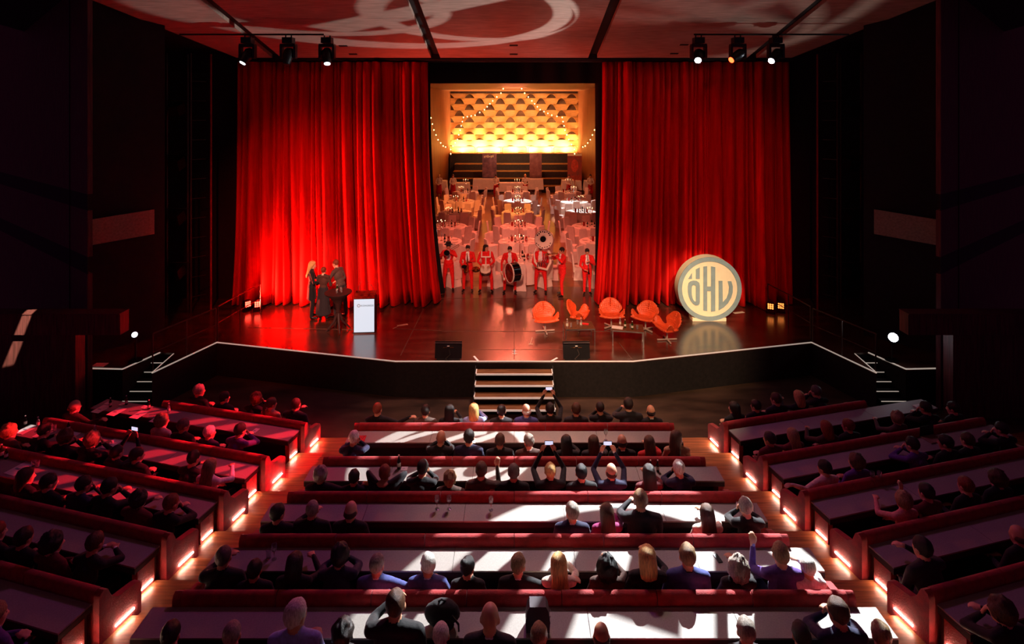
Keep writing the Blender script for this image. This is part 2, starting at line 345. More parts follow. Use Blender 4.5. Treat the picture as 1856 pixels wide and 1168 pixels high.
for s in slot: cpoly([(s - hwid, YA), (s + hwid, YA), (s + hwid, YB), (s - hwid, YB)], 0.13, 0.2, 'slot_lining', m_black)
cpoly([(-14, YA), (14, YA), (22, YB), (-22, YB)], 0.22, 0.4, 'roof_lining', m_black)
for px, py in ((622, 83), (640, 98), (931, 82), (931, 98), (1240, 81), (1222, 97)):
    Yv = 6.44 + 0.0; Yv = (8.14 + 0.257 * 18.3 - CH) / ((HY - py) / FPX + 0.257)
    x = (px - CX) * Yv / FPX
    cpoly([(x - 0.13, Yv - 0.05), (x + 0.13, Yv - 0.05), (x + 0.13, Yv + 0.05), (x - 0.13, Yv + 0.05)], -0.012, 0.0, 'vent', m_black)
cpoly([(-9.3, 18.3), (9.3, 18.3), (9.3, 18.38), (-9.3, 18.38)], -0.06, 0.2, 'front_lip', m_black)
# ---- proscenium walls, splayed side walls
def vwall(p0, p1, z0, z1, name, m, t=0.12, parent=None):
    a, b = Vector((*p0, 0)), Vector((*p1, 0)); d = b - a
    o = MB().b2((0, 0, z0), (d.length, t, z1)).build(name, m, parent); o.location = a; o.rotation_euler = (0, 0, math.atan2(d.y, d.x)); return o
for s, side in ((-1, 'left'), (1, 'right')):
    wl = struct(put('wall_' + side, None))
    q = lambda x, y: (s * x, y)
    vwall(*((q(13.5, 18.75), q(9.1, 18.75)) if s < 0 else (q(9.1, 18.75), q(13.5, 18.75))), PIT, 12, 'proscenium_wall', m_blackwall, parent=wl)
    A, B = q(11.45, 14.2), q(9.93, 15.68)
    vwall(*((A, B) if s < 0 else (B, A)), -0.9, 12, 'splay_wall', m_blackwall, parent=wl)
    # pale acoustic panel on the splay
    pa, pb = P(163, 0, Y=14.42), P(281, 0, Y=15.47)
    a2, b2 = (s * abs(pa.x), 14.37), (s * abs(pb.x), 15.42)
    z0a, z1a = 6.4 - (444 - 200) * 0.01442, 6.4 - (398 - 200) * 0.01442
    mb = MB(); n = Vector((b2[0] - a2[0], b2[1] - a2[1], 0)).normalized(); nn = Vector((n.y, -n.x, 0)) * (1 if s < 0 else -1)
    aa, bb = Vector((*a2, 0)), Vector((*b2, 0))
    z0b, z1b = 6.4 - (423 - 200) * 0.01547, 6.4 - (379 - 200) * 0.01547
    mb.add([aa + Vector((0, 0, z0a)), bb + Vector((0, 0, z0b)), bb + Vector((0, 0, z1b)), aa + Vector((0, 0, z1a))] + [p + nn * 0.06 for p in (aa + Vector((0, 0, z0a)), bb + Vector((0, 0, z0b)), bb + Vector((0, 0, z1b)), aa + Vector((0, 0, z1a)))],
           [(0, 1, 2, 3), (7, 6, 5, 4), (0, 4, 5, 1), (1, 5, 6, 2), (2, 6, 7, 3), (3, 7, 4, 0)]).build('acoustic_panel', m_panel_lit, wl)
    # sawtooth timber side wall: boards with two dark slots
    A, B = q(10.40, 13.45), q(21.0, 21.2)
    for (z0, z1, m, t) in ((-0.9, 2.40, m_panel, 0.1), (2.82, 3.95, m_panel, 0.1), (4.35, 12.0, m_panel, 0.1), (2.40, 2.82, m_black, 0.02), (3.95, 4.35, m_black, 0.02)):
        vwall(*((B, A) if s < 0 else (A, B)), z0, z1, 'timber_board' if m is m_panel else 'dark_slot', m, t, wl)
    # gallery parapet
    xi, xo = 9.25, 20
    MB().b2((min(s * xi, s * xo), 12.95, 1.12), (max(s * xi, s * xo), 13.25, 1.60)).build('gallery_parapet', m_panel, wl)
    MB().b2((min(s * xi, s * xo), 12.93, 1.60), (max(s * xi, s * xo), 13.27, 1.625)).build('parapet_cap', m_panel, wl)
    MB().b2((min(s * 10.42, s * 20), 13.1, -0.95), (max(s * 10.42, s * 20), 13.4, 1.12)).build('lower_wall', m_panel, wl)
spot('light_gallery_sliver', (-7.5, 9.0, 6.6), (-11.55, 12.95, 1.30), 6.5, 14000, (0.9, 0.95, 0.5), 0.05, 0.02, gobo='bar', soft=0.05, roll=62)
# ---- banquet hall shell
wb = struct(put('wall_back', None))
YW = 47.0
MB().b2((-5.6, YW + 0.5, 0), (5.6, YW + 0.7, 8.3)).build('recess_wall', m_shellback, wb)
for s, side in ((-1, 'banquet_left'), (1, 'banquet_right')):
    o = struct(put('wall_' + side, None))
    wx = lambda y: 6.65 - (y - 29.5) * 0.0667
    for j in range(8):
        y0 = 29.5 + j * 2.25; y1 = y0 + 2.235
        MB().prism([(s * wx(y0), y0), (s * wx(y1), y1), (s * (wx(y1) + 0.15), y1), (s * (wx(y0) + 0.15), y0)], zf(0), zf(8.2)).build('timber_panel', m_wallwood, o)
    MB().b2((min(s * 6.65, s * 13), 29.3, 0), (max(s * 6.65, s * 13), 29.5, 8.4)).build('return_wall', m_blackwall, o)
    MB().b2((min(s * 12.6, s * 12.8), 18.8, 0), (max(s * 12.6, s * 12.8), 29.5, 8.4)).build('wing_wall', m_blackwall, o)
cb = struct(put('ceiling_banquet', None))
for j in range(7):
    MB().b2((-6.8, 29.5 + j * 2.5, 8.02), (6.8, 29.5 + j * 2.5 + 2.48, 8.15)).build('ceiling_panel', m_wallwood, cb)
MB().b2((-12.8, 18.8, 8.4), (12.8, 29.6, 8.6)).build('fly_ceiling', m_black, cb)
# scalloped birch panels: ten courses, bowing forward and arched along the lower edge
rows = [100 + q / 5.077 for q in (353, 397, 452, 508, 564, 621, 675, 732, 783, 842, 900)]
arch = [0.85, 1.0, 1.0, 0.98, 0.85, 0.68, 0.5, 0.34, 0.2, 0.12]
zr = [CH - (y - HY) * YW / FPX for y in rows]
def panel(width, h, a):
    mb = MB(); N = 12; top = []; bot = []; M = 3
    grid = []
    for j in range(N + 1):
        u = j / N - 0.5; bulge = math.cos(math.pi * min(abs(u) * 2.0, 1.0)) * 0.5 + 0.5
        zb = a * h * max(0.0, 1 - (abs(u) / 0.25) ** 2) if abs(u) < 0.25 else 0.0
        for i in range(M + 1):
            t = i / M; z = zb + (h - zb) * t
            y = -0.10 - 0.30 * (1 - t) * (0.4 + 0.6 * bulge)
            grid.append((u * width, y, z))
    n = len(grid); back = [(x, y + 0.04, z) for x, y, z in grid]; fsx = []
    for j in range(N):
        for i in range(M):
            p = j * (M + 1) + i; q2 = p + M + 1
            fsx.append((p, q2, q2 + 1, p + 1)); fsx.append((n + p, n + p + 1, n + q2 + 1, n + q2))
        p = j * (M + 1); fsx.append((p, n + p, n + p + M + 1, p + M + 1)); p += M; fsx.append((p, p + M + 1, n + p + M + 1, n + p))
    return mb.add(grid + back, fsx).mesh('panel', m_shell, True, 60)
pw = 37.0 / 1000 * YW
for i in range(10):
    h = zr[i] - zr[i + 1]; me = panel(pw * 0.998, h * 1.03, arch[i])
    off = 0.5 if i % 2 else 0.0
    for j in range(-4, 5):
        x = (925 - CX + 18.5) / 1000 * YW - pw / 2 + (j + off) * pw + (0 if i % 2 == 0 else 0) - pw * 0.0
        if abs(x) < 5.45 + pw * 0.35:
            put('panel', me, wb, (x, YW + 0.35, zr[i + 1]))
# platforms (stepped tribune)
pf = struct(put('floor_platform', None))
tiers = [(42.9, 0.45), (43.7, 0.95), (44.4, 1.45), (45.2, 1.95), (46.2, 2.75)]
for i, (y, z) in enumerate(tiers):
    y1 = tiers[i + 1][0] if i < 4 else YW + 0.5
    if i == 4:
        MB().b2((-5.4, y, 0), (5.4, y1, z)).build('platform_riser', m_platform, pf)
        MB().b2((-5.4, y, z), (5.4, y1, z + 0.05)).build('platform_top', m_platform_top, pf); continue
    segs = [(-4.9, 1.9), (1.95, 5.3)] if i < 3 else [(-4.9, 5.0)]
    for a, b in segs:
        MB().b2((a, y, 0), (b, y1, z)).build('platform_riser', m_platform, pf)
        MB().b2((a, y - 0.02, z), (b, y1, z + 0.04)).build('platform_top', m_platform_top, pf)
# banquet hall lighting: rig lamps above the opening and uplights at the scalloped wall, plus unseen fills added to brighten
for x in (-4.4, -2.9, -1.45, 0.0, 1.45, 2.9, 4.4):
    spot('light_wall_wash', (x, 46.30, 2.87), (x, 47.2, 4.2), 155, 1300, (1, 0.64, 0.27), 0.9, 0.1)
spot('light_hall_pink', (0.0, 26.3, 7.9), (0, 22.0, 0), 116, 2300, (1, 0.16, 0.09), 0.8, 0.6)
spot('light_hall_pink_rear', (0.0, 42.0, 7.9), (0, 33, 0), 110, 2800, (1, 0.18, 0.10), 0.8, 1.0)
spot('light_hall_fill', (0.0, 21.0, 8.2), (0.2, 30, 0), 110, 850, (1, 0.13, 0.09), 0.8, 0.5)  # unseen fill added for the front faces of tables and chairs
spot('light_hall_far', (0.5, 36, 7.9), (0.2, 43, 0.5), 110, 1100, (1, 0.42, 0.22), 0.8, 0.5)
spot('light_fill_wall', (0.0, 38.5, 7.6), (0.0, 47, 5.4), 86, 3400, (1, 0.60, 0.30), 0.9, 0.5)  # extra spot added to brighten the upper wall courses
spot('light_hall_white_centre', (-3.6, 36.5, 7.9), (0.3, 34.6, 0.7), 13, 7500, (1, 0.97, 0.97), 0.15, 0.05)
spot('light_hall_white_logo_side', (1.5, 37.5, 7.9), (3.8, 32.6, 0.7), 22, 9000, (1, 0.97, 0.97), 0.15, 0.05)
spot('light_hall_white_lectern_side', (0.8, 25.0, 8.1), (-4.0, 25.2, 0.7), 7, 4500, (1, 0.97, 1), 0.1, 0.05)
spot('light_hall_orange', (2.0, 27.0, 8.1), (-3.2, 33.2, 0.5), 24, 5200, (1, 0.25, 0.06), 0.2, 0.05)
spot('light_hall_orange_centre', (-2.5, 26.0, 8.1), (0.2, 31.2, 0.5), 16, 3800, (1, 0.32, 0.06), 0.2, 0.05)
spot('light_hall_red_wall', (-4.9, 45.8, 2.9), (-5.45, 46.1, 6), 60, 160, (1, 0.08, 0.03), 0.6, 0.05)
spot('light_hall_red_wall_two', (4.9, 45.8, 2.9), (5.45, 46.1, 6), 60, 160, (1, 0.08, 0.03), 0.6, 0.05)

# ================================================================= curtains and masking drapes
def curtain(name, xt0, xt1, xb0, xb1, zt, Y, n, amp, m, seed, label, cat='curtain', group=None, flare=0.25, sub=14):
    rnd = random.Random(seed); ws = [rnd.choice((0.5, 0.7, 1.0, 1.3, 1.9)) * rnd.uniform(0.85, 1.15) for _ in range(n)]; tot = sum(ws); cum = [0]
    for q in ws: cum.append(cum[-1] + q / tot)
    am = [rnd.uniform(0.5, 1.4) * ws[_] ** 0.5 for _ in range(n)]; V = 18; g = []; sk = [rnd.uniform(-0.25, 0.25) for _ in range(n)]
    for f in range(n):
        for j in range(sub + (1 if f == n - 1 else 0)):
            t = j / sub; u = cum[f] + (cum[f + 1] - cum[f]) * t
            tt = t + sk[f] * t * (1 - t)
            sh = math.sin(math.pi * tt) ** 0.75 if 0 < tt < 1 else 0.0
            for i in range(V + 1):
                v = i / V
                x0 = xt0 + (xb0 - xt0) * v ** 2.2; x1 = xt1 + (xb1 - xt1) * v ** 2.2
                wob = 0.05 * math.sin(3 * v + f * 1.7) * v
                a = amp * am[f] * (0.75 + 0.6 * v) 
                z = zt * (1 - v) + 0.012 + (0.03 * (1 + math.sin(f * 2.1 + t * 3)) if i == V else 0)
                g.append((x0 + (x1 - x0) * u + wob, Y - a * sh - flare * v ** 3 * (0.4 + 0.6 * am[f]) * sh, z))
    C = len(g) // (V + 1); fsx = [(c * (V + 1) + i, (c + 1) * (V + 1) + i, (c + 1) * (V + 1) + i + 1, c * (V + 1) + i + 1) for c in range(C - 1) for i in range(V)]
    me = bpy.data.meshes.new(name); me.from_pydata(g, [], fsx); me.materials.append(m); me.polygons.foreach_set('use_smooth', [True] * len(me.polygons))
    o = put(name, me); md = o.modifiers.new('thickness', 'SOLIDIFY'); md.thickness = 0.02
    return tag(o, label, cat, group)
curtain('stage_curtain', -9.25, -2.92, -9.25, -2.46, 8.0, 18.55, 25, 0.27, m_curtain, 3, 'tall red velvet stage curtain behind the lectern, brightly lit', group='main stage curtain')
curtain('stage_curtain', 2.98, 9.22, 2.68, 9.22, 8.0, 18.55, 27, 0.25, m_curtain, 8, 'tall deep red velvet stage curtain behind the round logo', group='main stage curtain')
m_drape = mat('black_masking_cloth', (0.05, 0.035, 0.05), 0.9, var=0.2)
curtain('masking_drape', -9.2, -2.93, -9.2, -2.42, 8.1, 19.25, 14, 0.06, m_drape, 5, 'black masking drape showing beside the lectern-side curtain', 'drape', flare=0.02, sub=6)
curtain('masking_drape', 2.82, 9.2, 2.80, 9.2, 8.1, 19.25, 14, 0.06, m_drape, 6, 'black masking drape behind the logo-side curtain edge', 'drape', flare=0.02, sub=6)
def border():
    mb = MB(); g = []; N = 40
    for j in range(N + 1):
        x = -3.6 + 7.2 * j / N; y = 19.05 + 0.03 * math.sin(j * 1.3)
        for z in (7.33, 8.41): g.append((x, y, z))
    n = len(g); b = [(x, y + 0.03, z) for x, y, z in g]
    fsx = []
    for j in range(N):
        p = 2 * j; fsx += [(p, p + 2, p + 3, p + 1), (n + p, n + p + 1, n + p + 3, n + p + 2), (p, n + p, n + p + 2, p + 2), (p + 1, p + 3, n + p + 3, n + p + 1)]
    return mb.add(g + b, fsx).build('border_drape', m_drape, None, True)
tag(border(), 'black border drape hanging across the top of the opening', 'drape')
tag(MB().tube([(-9.1, 18.68, 8.06), (9.1, 18.68, 8.06)], 0.03, 8).build('curtain_rail', m_rail), 'long dark curtain rail under the ceiling edge', 'rail')
# ================================================================= seating: upholstered benches and long desks
ROWN = ['front', 'second', 'third', 'fourth', 'fifth', 'last']
BLOCKN = {'C': 'centre block', 'L': 'lectern-side block', 'R': 'logo-side block'}
def bench_at(loc, rz, L, label, group, aisle):
    b = thing('bench', label, 'bench', loc, rz, group)
    MB().b2((0.02, 0.16, 0.02), (L - 0.02, 0.53, 0.238)).build('seat_base', m_deskdark, b)
    n = max(1, round(L / 1.15)); w = L / n
    seg = MB()
    prof = [(0.00, 0.26), (0.00, 0.93), (0.02, 0.98), (0.06, 1.0), (0.10, 0.985), (0.125, 0.93), (0.15, 0.30), (0.15, 0.26)]
    seg.rings([[(x, y, z) for y, z in prof] for x in (0.004, w - 0.004)])
    me = seg.mesh('backrest', m_bench, True, 50)
    st = MB(); p2 = [(0.14, 0.24), (0.14, 0.30), (0.50, 0.305), (0.55, 0.29), (0.565, 0.26), (0.55, 0.24)]
    st.rings([[(x, y, z) for y, z in p2] for x in (0.004, w - 0.004)])
    ms = st.mesh('seat', m_bench, True, 50)
    for i in range(n):
        put('backrest', me, b, (i * w, 0, 0)); put('seat', ms, b, (i * w, 0, 0))
    for x, isle in ((-0.09, 'lo' in aisle), (L, 'hi' in aisle)):
        e = MB(); pr = [(0.0, 0.30), (0.0, 0.93), (0.02, 0.98), (0.06, 1.0), (0.11, 0.97), (0.16, 0.84), (0.24, 0.77), (0.48, 0.735), (0.54, 0.71), (0.56, 0.66), (0.55, 0.30)]
        e.rings([[(x, y, z) for y, z in pr], [(x + 0.09, y, z) for y, z in pr]]); ep = e.build('end_panel', m_bench, b, True, 50)
        if isle:
            xs = x - 0.012 if x < 0 else x + 0.09
            MB().b2((xs, 0.20, 0.435), (xs + 0.012, 0.45, 0.45)).build('step_light', m_strip, ep)
    return b
def desk_at(loc, rz, L, zt, label, group, aisle):
    """desk behind a bench: local y from -0.40 to -0.02, top at zt above loc"""
    d = thing('conference_desk', label, 'desk', loc, rz, group)
    n = max(1, round(L / 1.55)); w = L / n
    top = MB().b2((0.003, -0.40, zt - 0.02), (w - 0.003, -0.02, zt)).mesh('desk_top', m_desk)
    for i in range(n): put('desk_top', top, d, (i * w, 0, 0))
    MB().b2((0.0, -0.40, zt - 0.10), (L, -0.385, zt - 0.021)).build('front_edge', m_deskdark, d)
    MB().b2((0.0, -0.384, zt - 0.09), (L, -0.03, zt - 0.021)).build('underframe', m_deskdark, d)
    MB().b2((0.02, -0.10, 0.16), (L - 0.02, -0.06, zt - 0.09)).build('modesty_panel', m_deskdark, d)
    for x, isle in ((0.0, 'lo' in aisle), (L - 0.09, 'hi' in aisle)):
        ep = MB().b2((x, -0.36, 0.155), (x + 0.09, -0.105, zt - 0.095)).build('end_panel', m_bench, d)
        if isle:
            xs = x - 0.012 if x < 0.01 else x + 0.09
            MB().b2((xs, -0.33, 0.505), (xs + 0.012, -0.14, 0.52)).build('step_light', m_strip, ep)
    return d
LEN_B = [3.35, 5.0, 5.2, 4.8, 4.4, 3.6]; LEN_D = [4.9, 5.2, 5.2, 5.2, 4.6, 3.6]
LEN_BR = [3.35, 5.0, 5.0, 5.0, 4.4, 3.6]
ROWS = {}      # (block,row) -> (origin, rz, L)
for k in range(6):
    hw = HW[k]; z = FZ[k]
    ROWS['C', k] = (Vector((-hw, BK[k], z)), 0.0, 2 * hw)
    bench_at((-hw, BK[k], z), 0, 2 * hw, f'long red velvet bench, {ROWN[k]} row of the centre block', 'red velvet benches', ())
    if k < 5:
        dw = HW[k + 1] - 0.02 + (0.12 if k else 0.0)
        desk_at((-dw, BK[k], z), 0, 2 * dw, 0.88, f'long grey desk behind the {ROWN[k]} row bench of the centre block', 'long grey desks', ())
    for blk, s in (('L', -1), ('R', 1)):
        L = (LEN_B if s < 0 else LEN_BR)[k]; LD = LEN_D[k] if s < 0 else max(LEN_D[k], LEN_BR[k])
        rz = SA * s; inner = Vector((s * INNER[k], BK[k] + 0.04, z)); dx = Vector((math.cos(rz), math.sin(rz), 0))
        org = inner - dx * L if s < 0 else inner
        ROWS[blk, k] = (org, rz, L)
        bench_at(org, rz, L, f'red velvet bench, {ROWN[k]} row of the {BLOCKN[blk]}', 'red velvet benches', ('hi',) if s < 0 else ('lo',))
        orgd = (inner - dx * (LD - 0.16 * 0)) if s < 0 else inner
        desk_at(orgd, rz, LD, 0.88, f'long dark-edged desk behind the {ROWN[k]} row bench of the {BLOCKN[blk]}', 'long grey desks', ('hi',) if s < 0 else ('lo',))
def on_row(blk, k, px, fwd, zoff):
    """world point on row k of a block that shows at column px; fwd = metres in front of the bench back"""
    org, rz, L = ROWS[blk, k]; dx = Vector((math.cos(rz), math.sin(rz), 0)); n = Vector((-math.sin(rz), math.cos(rz), 0))
    p0 = org + n * fwd; kx = (px - CX) / FPX
    s = (kx * p0.y - p0.x) / (dx.x - kx * dx.y)
    return p0 + dx * s + Vector((0, 0, zoff)), rz
# ================================================================= people: one continuous body each (blended by a voxel remesh), hair as a child
V3 = Vector
def yawpitch(y, p=0, r=0): return Euler((R(p), R(r), R(y)), 'XYZ').to_matrix()
class Fig:
    def __init__(s): s.pr = []
    def ell(s, c, r, m, M=None): s.pr.append(('e', V3(c), V3(r), m, M))
    def tube(s, pts, rr, m): s.pr.append(('t', [V3(p) for p in pts], list(rr), m))
    def dot(s, c, r, m): s.pr.append(('d', V3(c), r, m))
    def mesh(s, name, nslots, vox=0.013, sm=4):
        mb = MB()
        for p in s.pr:
            if p[0] == 'e': mb.ell(p[1], p[2], 14, 9, 0, p[4])
            elif p[0] == 't': mb.tube(p[1], p[2], 10, 0, True)
        me = bpy.data.meshes.new('tmp'); me.from_pydata(mb.v, [], mb.f)
        bm = bmesh.new(); bm.from_mesh(me); bmesh.ops.recalc_face_normals(bm, faces=bm.faces); bm.to_mesh(me); bm.free()
        o = bpy.data.objects.new('tmp', me); COL.objects.link(o)
        md = o.modifiers.new('r', 'REMESH'); md.mode = 'VOXEL'; md.voxel_size = vox
        m2 = o.modifiers.new('s', 'SMOOTH'); m2.factor = 0.5; m2.iterations = sm
        dg = bpy.context.evaluated_depsgraph_get(); out = bpy.data.meshes.new_from_object(o.evaluated_get(dg)); out.name = name
        bpy.data.objects.remove(o); bpy.data.meshes.remove(me)
        n = len(out.polygons); c = np.empty(n * 3); out.polygons.foreach_get('center', c); c = c.reshape(-1, 3)
        best = np.full(n, 1e9); idx = np.zeros(n, int)
        for p in s.pr:
            if p[0] == 'e':
                q = c - np.array(p[1])
                if p[4] is not None: q = q @ np.array(p[4])
                d = (np.linalg.norm(q / np.array(p[2]), axis=1) - 1) * min(p[2]); m = p[3]
            elif p[0] == 'd':
                d = np.where(np.linalg.norm(c - np.array(p[1]), axis=1) < p[2], -1e3, 1e9); m = p[3]
            else:
                m = p[3]; d = np.full(n, 1e9)
                for i in range(len(p[1]) - 1):
                    a, b = np.array(p[1][i]), np.array(p[1][i + 1]); ab = b - a; t = np.clip(((c - a) @ ab) / max(ab @ ab, 1e-9), 0, 1)
                    d = np.minimum(d, np.linalg.norm(c - a - t[:, None] * ab, axis=1) - (p[2][i] + (p[2][i + 1] - p[2][i]) * t))
            k = d < best; best[k] = d[k]; idx[k] = m
        out.materials.clear()
        for _ in range(nslots): out.materials.append(CL['black'])
        out.polygons.foreach_set('material_index', idx.astype(np.int32)); out.polygons.foreach_set('use_smooth', [True] * n)
        return out
    def hand(s, wr, d, nrm, side, curl=0.5, m=0):
        """palm and five bent fingers from the wrist along d; nrm = back of the hand"""
        d = V3(d).normalized(); n = V3(nrm); n = (n - d * n.dot(d)).normalized(); x = d.cross(n) * side; wr = V3(wr)
        for k in range(4):
            o = (k - 1.5) * 0.021; b = wr + d * 0.045 + x * o * 0.9
            s.tube([wr + d * 0.0 + x * o * 0.5, b + d * 0.03], [0.017, 0.014], m)
            L = (0.062, 0.074, 0.07, 0.054)[k]; f0 = b + d * 0.035 + x * o * 0.25
            f1 = f0 + (d * math.cos(curl * 0.8) - n * math.sin(curl * 0.8)) * L * 0.55; f2 = f1 + (d * math.cos(curl * 2) - n * math.sin(curl * 2)) * L * 0.5
            s.tube([f0, f1, f2], [0.0105, 0.0095, 0.008], m)
        t0 = wr + d * 0.02 - x * 0.028; t1 = t0 + d * 0.032 - x * 0.022 - n * 0.01; t2 = t1 + d * 0.03 - x * 0.002 - n * 0.012
        s.tube([t0, t1, t2], [0.014, 0.012, 0.009], m)
    def head(s, hc, M, k=1.0, face=True):
        hc = V3(hc); q = lambda x, y, z: hc + M @ (V3((x, y, z)) * k); e = lambda c, r, m=0: s.ell(q(*c), V3(r) * k, m, M)
        e((0, -0.012, 0.025), (0.076, 0.096, 0.098)); e((0, 0.03, -0.058), (0.054, 0.06, 0.06)); e((0, 0.045, -0.01), (0.062, 0.05, 0.07))
        e((0, 0.098, -0.022), (0.012, 0.02, 0.02)); e((0, 0.055, -0.1), (0.026, 0.026, 0.02))
        for sx in (-1, 1):
            e((sx * 0.078, -0.008, -0.01), (0.011, 0.022, 0.032))
            if face: s.dot(q(sx * 0.033, 0.09, 0.012), 0.013 * k, 5)
        if face: s.dot(q(0, 0.092, -0.062), 0.016 * k, 6)
def human(J, w=1.0, hk=1.0, yaw=0, pitch=0, roll=0, face=True, vox=0.013, dress=None, coat=None, shirt=False, name='person_body', bare=False, sleeve=1, hands=(0.5, 0.5), nslots=7):
    """slots: 0 skin 1 top 2 trousers 3 shoes 4 collar 5 eyes 6 lips"""
    f = Fig(); g = {k: V3(v) for k, v in J.items()}
    pel, ch, nk, hc = g['pel'], g['ch'], g['nk'], g['hc']; up = (nk - pel).normalized()
    f.ell(pel, (0.165 * w, 0.125 * w, 0.125), 2 if not dress else 1); f.ell(pel.lerp(ch, 0.38), (0.15 * w, 0.115 * w, 0.15), 1)
    f.ell(pel.lerp(ch, 0.18), (0.168 * w, 0.13 * w, 0.10), 1)
    f.ell(ch, (0.172 * w, 0.118 * w, 0.17), 1)
    sl, sr = g['sl'], g['sr']
    f.tube([sl, sl.lerp(sr, 0.5) + up * 0.015, sr], [0.062, 0.085 * w, 0.062], 1)
    f.tube([sl.lerp(nk, 0.55) + up * 0.0, nk + up * 0.0], [0.055, 0.055], 1); f.tube([sr.lerp(nk, 0.55), nk], [0.055, 0.055], 1)
    M = yawpitch(yaw, pitch, roll)
    f.tube([nk - up * 0.02, hc + M @ V3((0, -0.02, -0.05))], [0.056 * hk, 0.053 * hk], 0)
    f.ell(nk + up * 0.012, (0.068, 0.066, 0.022), 0 if bare else 4)
    f.head(hc, M, hk, face)
    for a, e, wq, sd in (('sl', 'el', 'wl', -1), ('sr', 'er', 'wr', 1)):
        A, E, W = g[a], g[e], g[wq]
        f.tube([A, A.lerp(E, 0.5), E], [0.058 * w, 0.053 * w, 0.045], sleeve); f.tube([E, E.lerp(W, 0.6), W], [0.045, 0.038, 0.031], sleeve)
        f.tube([W - (W - E).normalized() * 0.012, W + (W - E).normalized() * 0.014], [0.030, 0.029], 4 if sleeve == 1 and not bare else 0)
        hd = g.get('h' + wq[1], (W - E)); nm = V3((sd * 0.2, -0.1, 1)) if 'n' + wq[1] not in g else g['n' + wq[1]]
        f.hand(W + V3(hd).normalized() * 0.012, hd, nm, sd, hands[0 if sd < 0 else 1])
    for h, k2, a2, t in (('hl', 'kl', 'al', 'tl'), ('hr', 'kr', 'ar', 'tr')):
        H, K, A, T = g[h + '_'], g[k2], g[a2], g[t]
        lm = 2
        f.tube([H, H.lerp(K, 0.5), K], [0.092 * w, 0.08 * w, 0.063], lm); f.tube([K, K.lerp(A, 0.4), A], [0.063, 0.06, 0.046], lm)
        f.tube([A - V3((0, 0, 0.03)), A.lerp(T, 0.5) + V3((0, 0, -0.02)), T], [0.045, 0.042, 0.034], 3)
    if shirt:
        for i in range(6):
            c = nk.lerp(pel, 0.02 + 0.10 * i); f.dot((c.x, c.y + 0.085 + 0.02 * min(i, 2), c.z), 0.062 + 0.004 * i, 4)
    if dress:                                   # long skirt or apron: stacked ellipses from the waist to the hem
        z0, z1, r0, r1, mi = dress; n = 16
        for i in range(n):
            t = i / (n - 1); z = z0 + (z1 - z0) * t; rr = r0 + (r1 - r0) * t
            f.ell((pel.x, pel.y, z), (rr, rr * 0.8, abs(z1 - z0) / n * 2.2), mi)
    if coat:
        z0, z1, r0, r1, mi = coat; n = 8
        for i in range(n):
            t = i / (n - 1); z = z0 + (z1 - z0) * t; rr = r0 + (r1 - r0) * t
            f.ell((pel.x, pel.y + (0.0), z), (rr, rr * 0.72, abs(z1 - z0) / n * 2.0), mi)
    me = f.mesh(name, nslots, vox)
    return dict(me=me, hc=hc, M=M, hk=hk)
# ---- hair shapes in head space (origin at the head's centre, face towards +y)
def lumpy(mb, amp, fr, seed=0):
    out = []
    for v in mb.v:
        p = V3(v); d = noise.noise_vector(p * fr + V3((seed, 0, 0))) * amp; out.append(tuple(p + d))
    mb.v = out; return mb
def hair_mesh(style):
    mb = MB()
    if style in ('short', 'bun', 'pony', 'hat'): mb.ell((0, -0.02, 0.035), (0.085, 0.104, 0.100), 20, 14); lumpy(mb, 0.008, 30)
    elif style == 'crop': mb.ell((0, -0.024, 0.034), (0.0815, 0.098, 0.095), 20, 14); lumpy(mb, 0.004, 30)
    elif style == 'fringe': mb.ell((0, -0.035, -0.008), (0.0835, 0.082, 0.055), 20, 12); lumpy(mb, 0.005, 30)
    elif style == 'curly': mb.ell((0, -0.03, 0.03), (0.105, 0.115, 0.118), 24, 16); lumpy(mb, 0.02, 24); lumpy(mb, 0.012, 60, 3)
    elif style == 'bigcurl': mb.ell((0, -0.045, -0.01), (0.125, 0.115, 0.155), 26, 18); lumpy(mb, 0.022, 22); lumpy(mb, 0.014, 60, 3)
    elif style in ('long', 'bob'):
        secs = [(0.125, 0.02, -0.02, 0.02), (0.118, 0.055, -0.02, 0.06), (0.09, 0.082, -0.02, 0.095), (0.05, 0.094, -0.025, 0.104), (0.0, 0.098, -0.035, 0.098), (-0.06, 0.098, -0.052, 0.080), (-0.11, 0.096, -0.066, 0.064)]
        secs += [(-0.16, 0.085, -0.075, 0.048), (-0.175, 0.05, -0.076, 0.03)] if style == 'bob' else [(-0.18, 0.105, -0.085, 0.048), (-0.26, 0.10, -0.10, 0.040), (-0.34, 0.08, -0.11, 0.034), (-0.385, 0.04, -0.112, 0.02)]
        mb.rings([[(rx * math.cos(2 * math.pi * k / 22), y + ry * math.sin(2 * math.pi * k / 22), z) for k in range(22)] for z, rx, y, ry in reversed(secs)]); lumpy(mb, 0.009, 26)
    if style == 'bun': mb.ell((0, -0.10, 0.105), (0.05, 0.045, 0.045), 14, 10)
    if style == 'pony': mb.tube([(0, -0.11, 0.05), (0, -0.15, 0.0), (0, -0.15, -0.1), (0, -0.13, -0.2)], [0.025, 0.034, 0.03, 0.012], 10)
    return mb.mesh('hair', HC['black'], True, 80)
HAIR = {}
PEOPLE = []
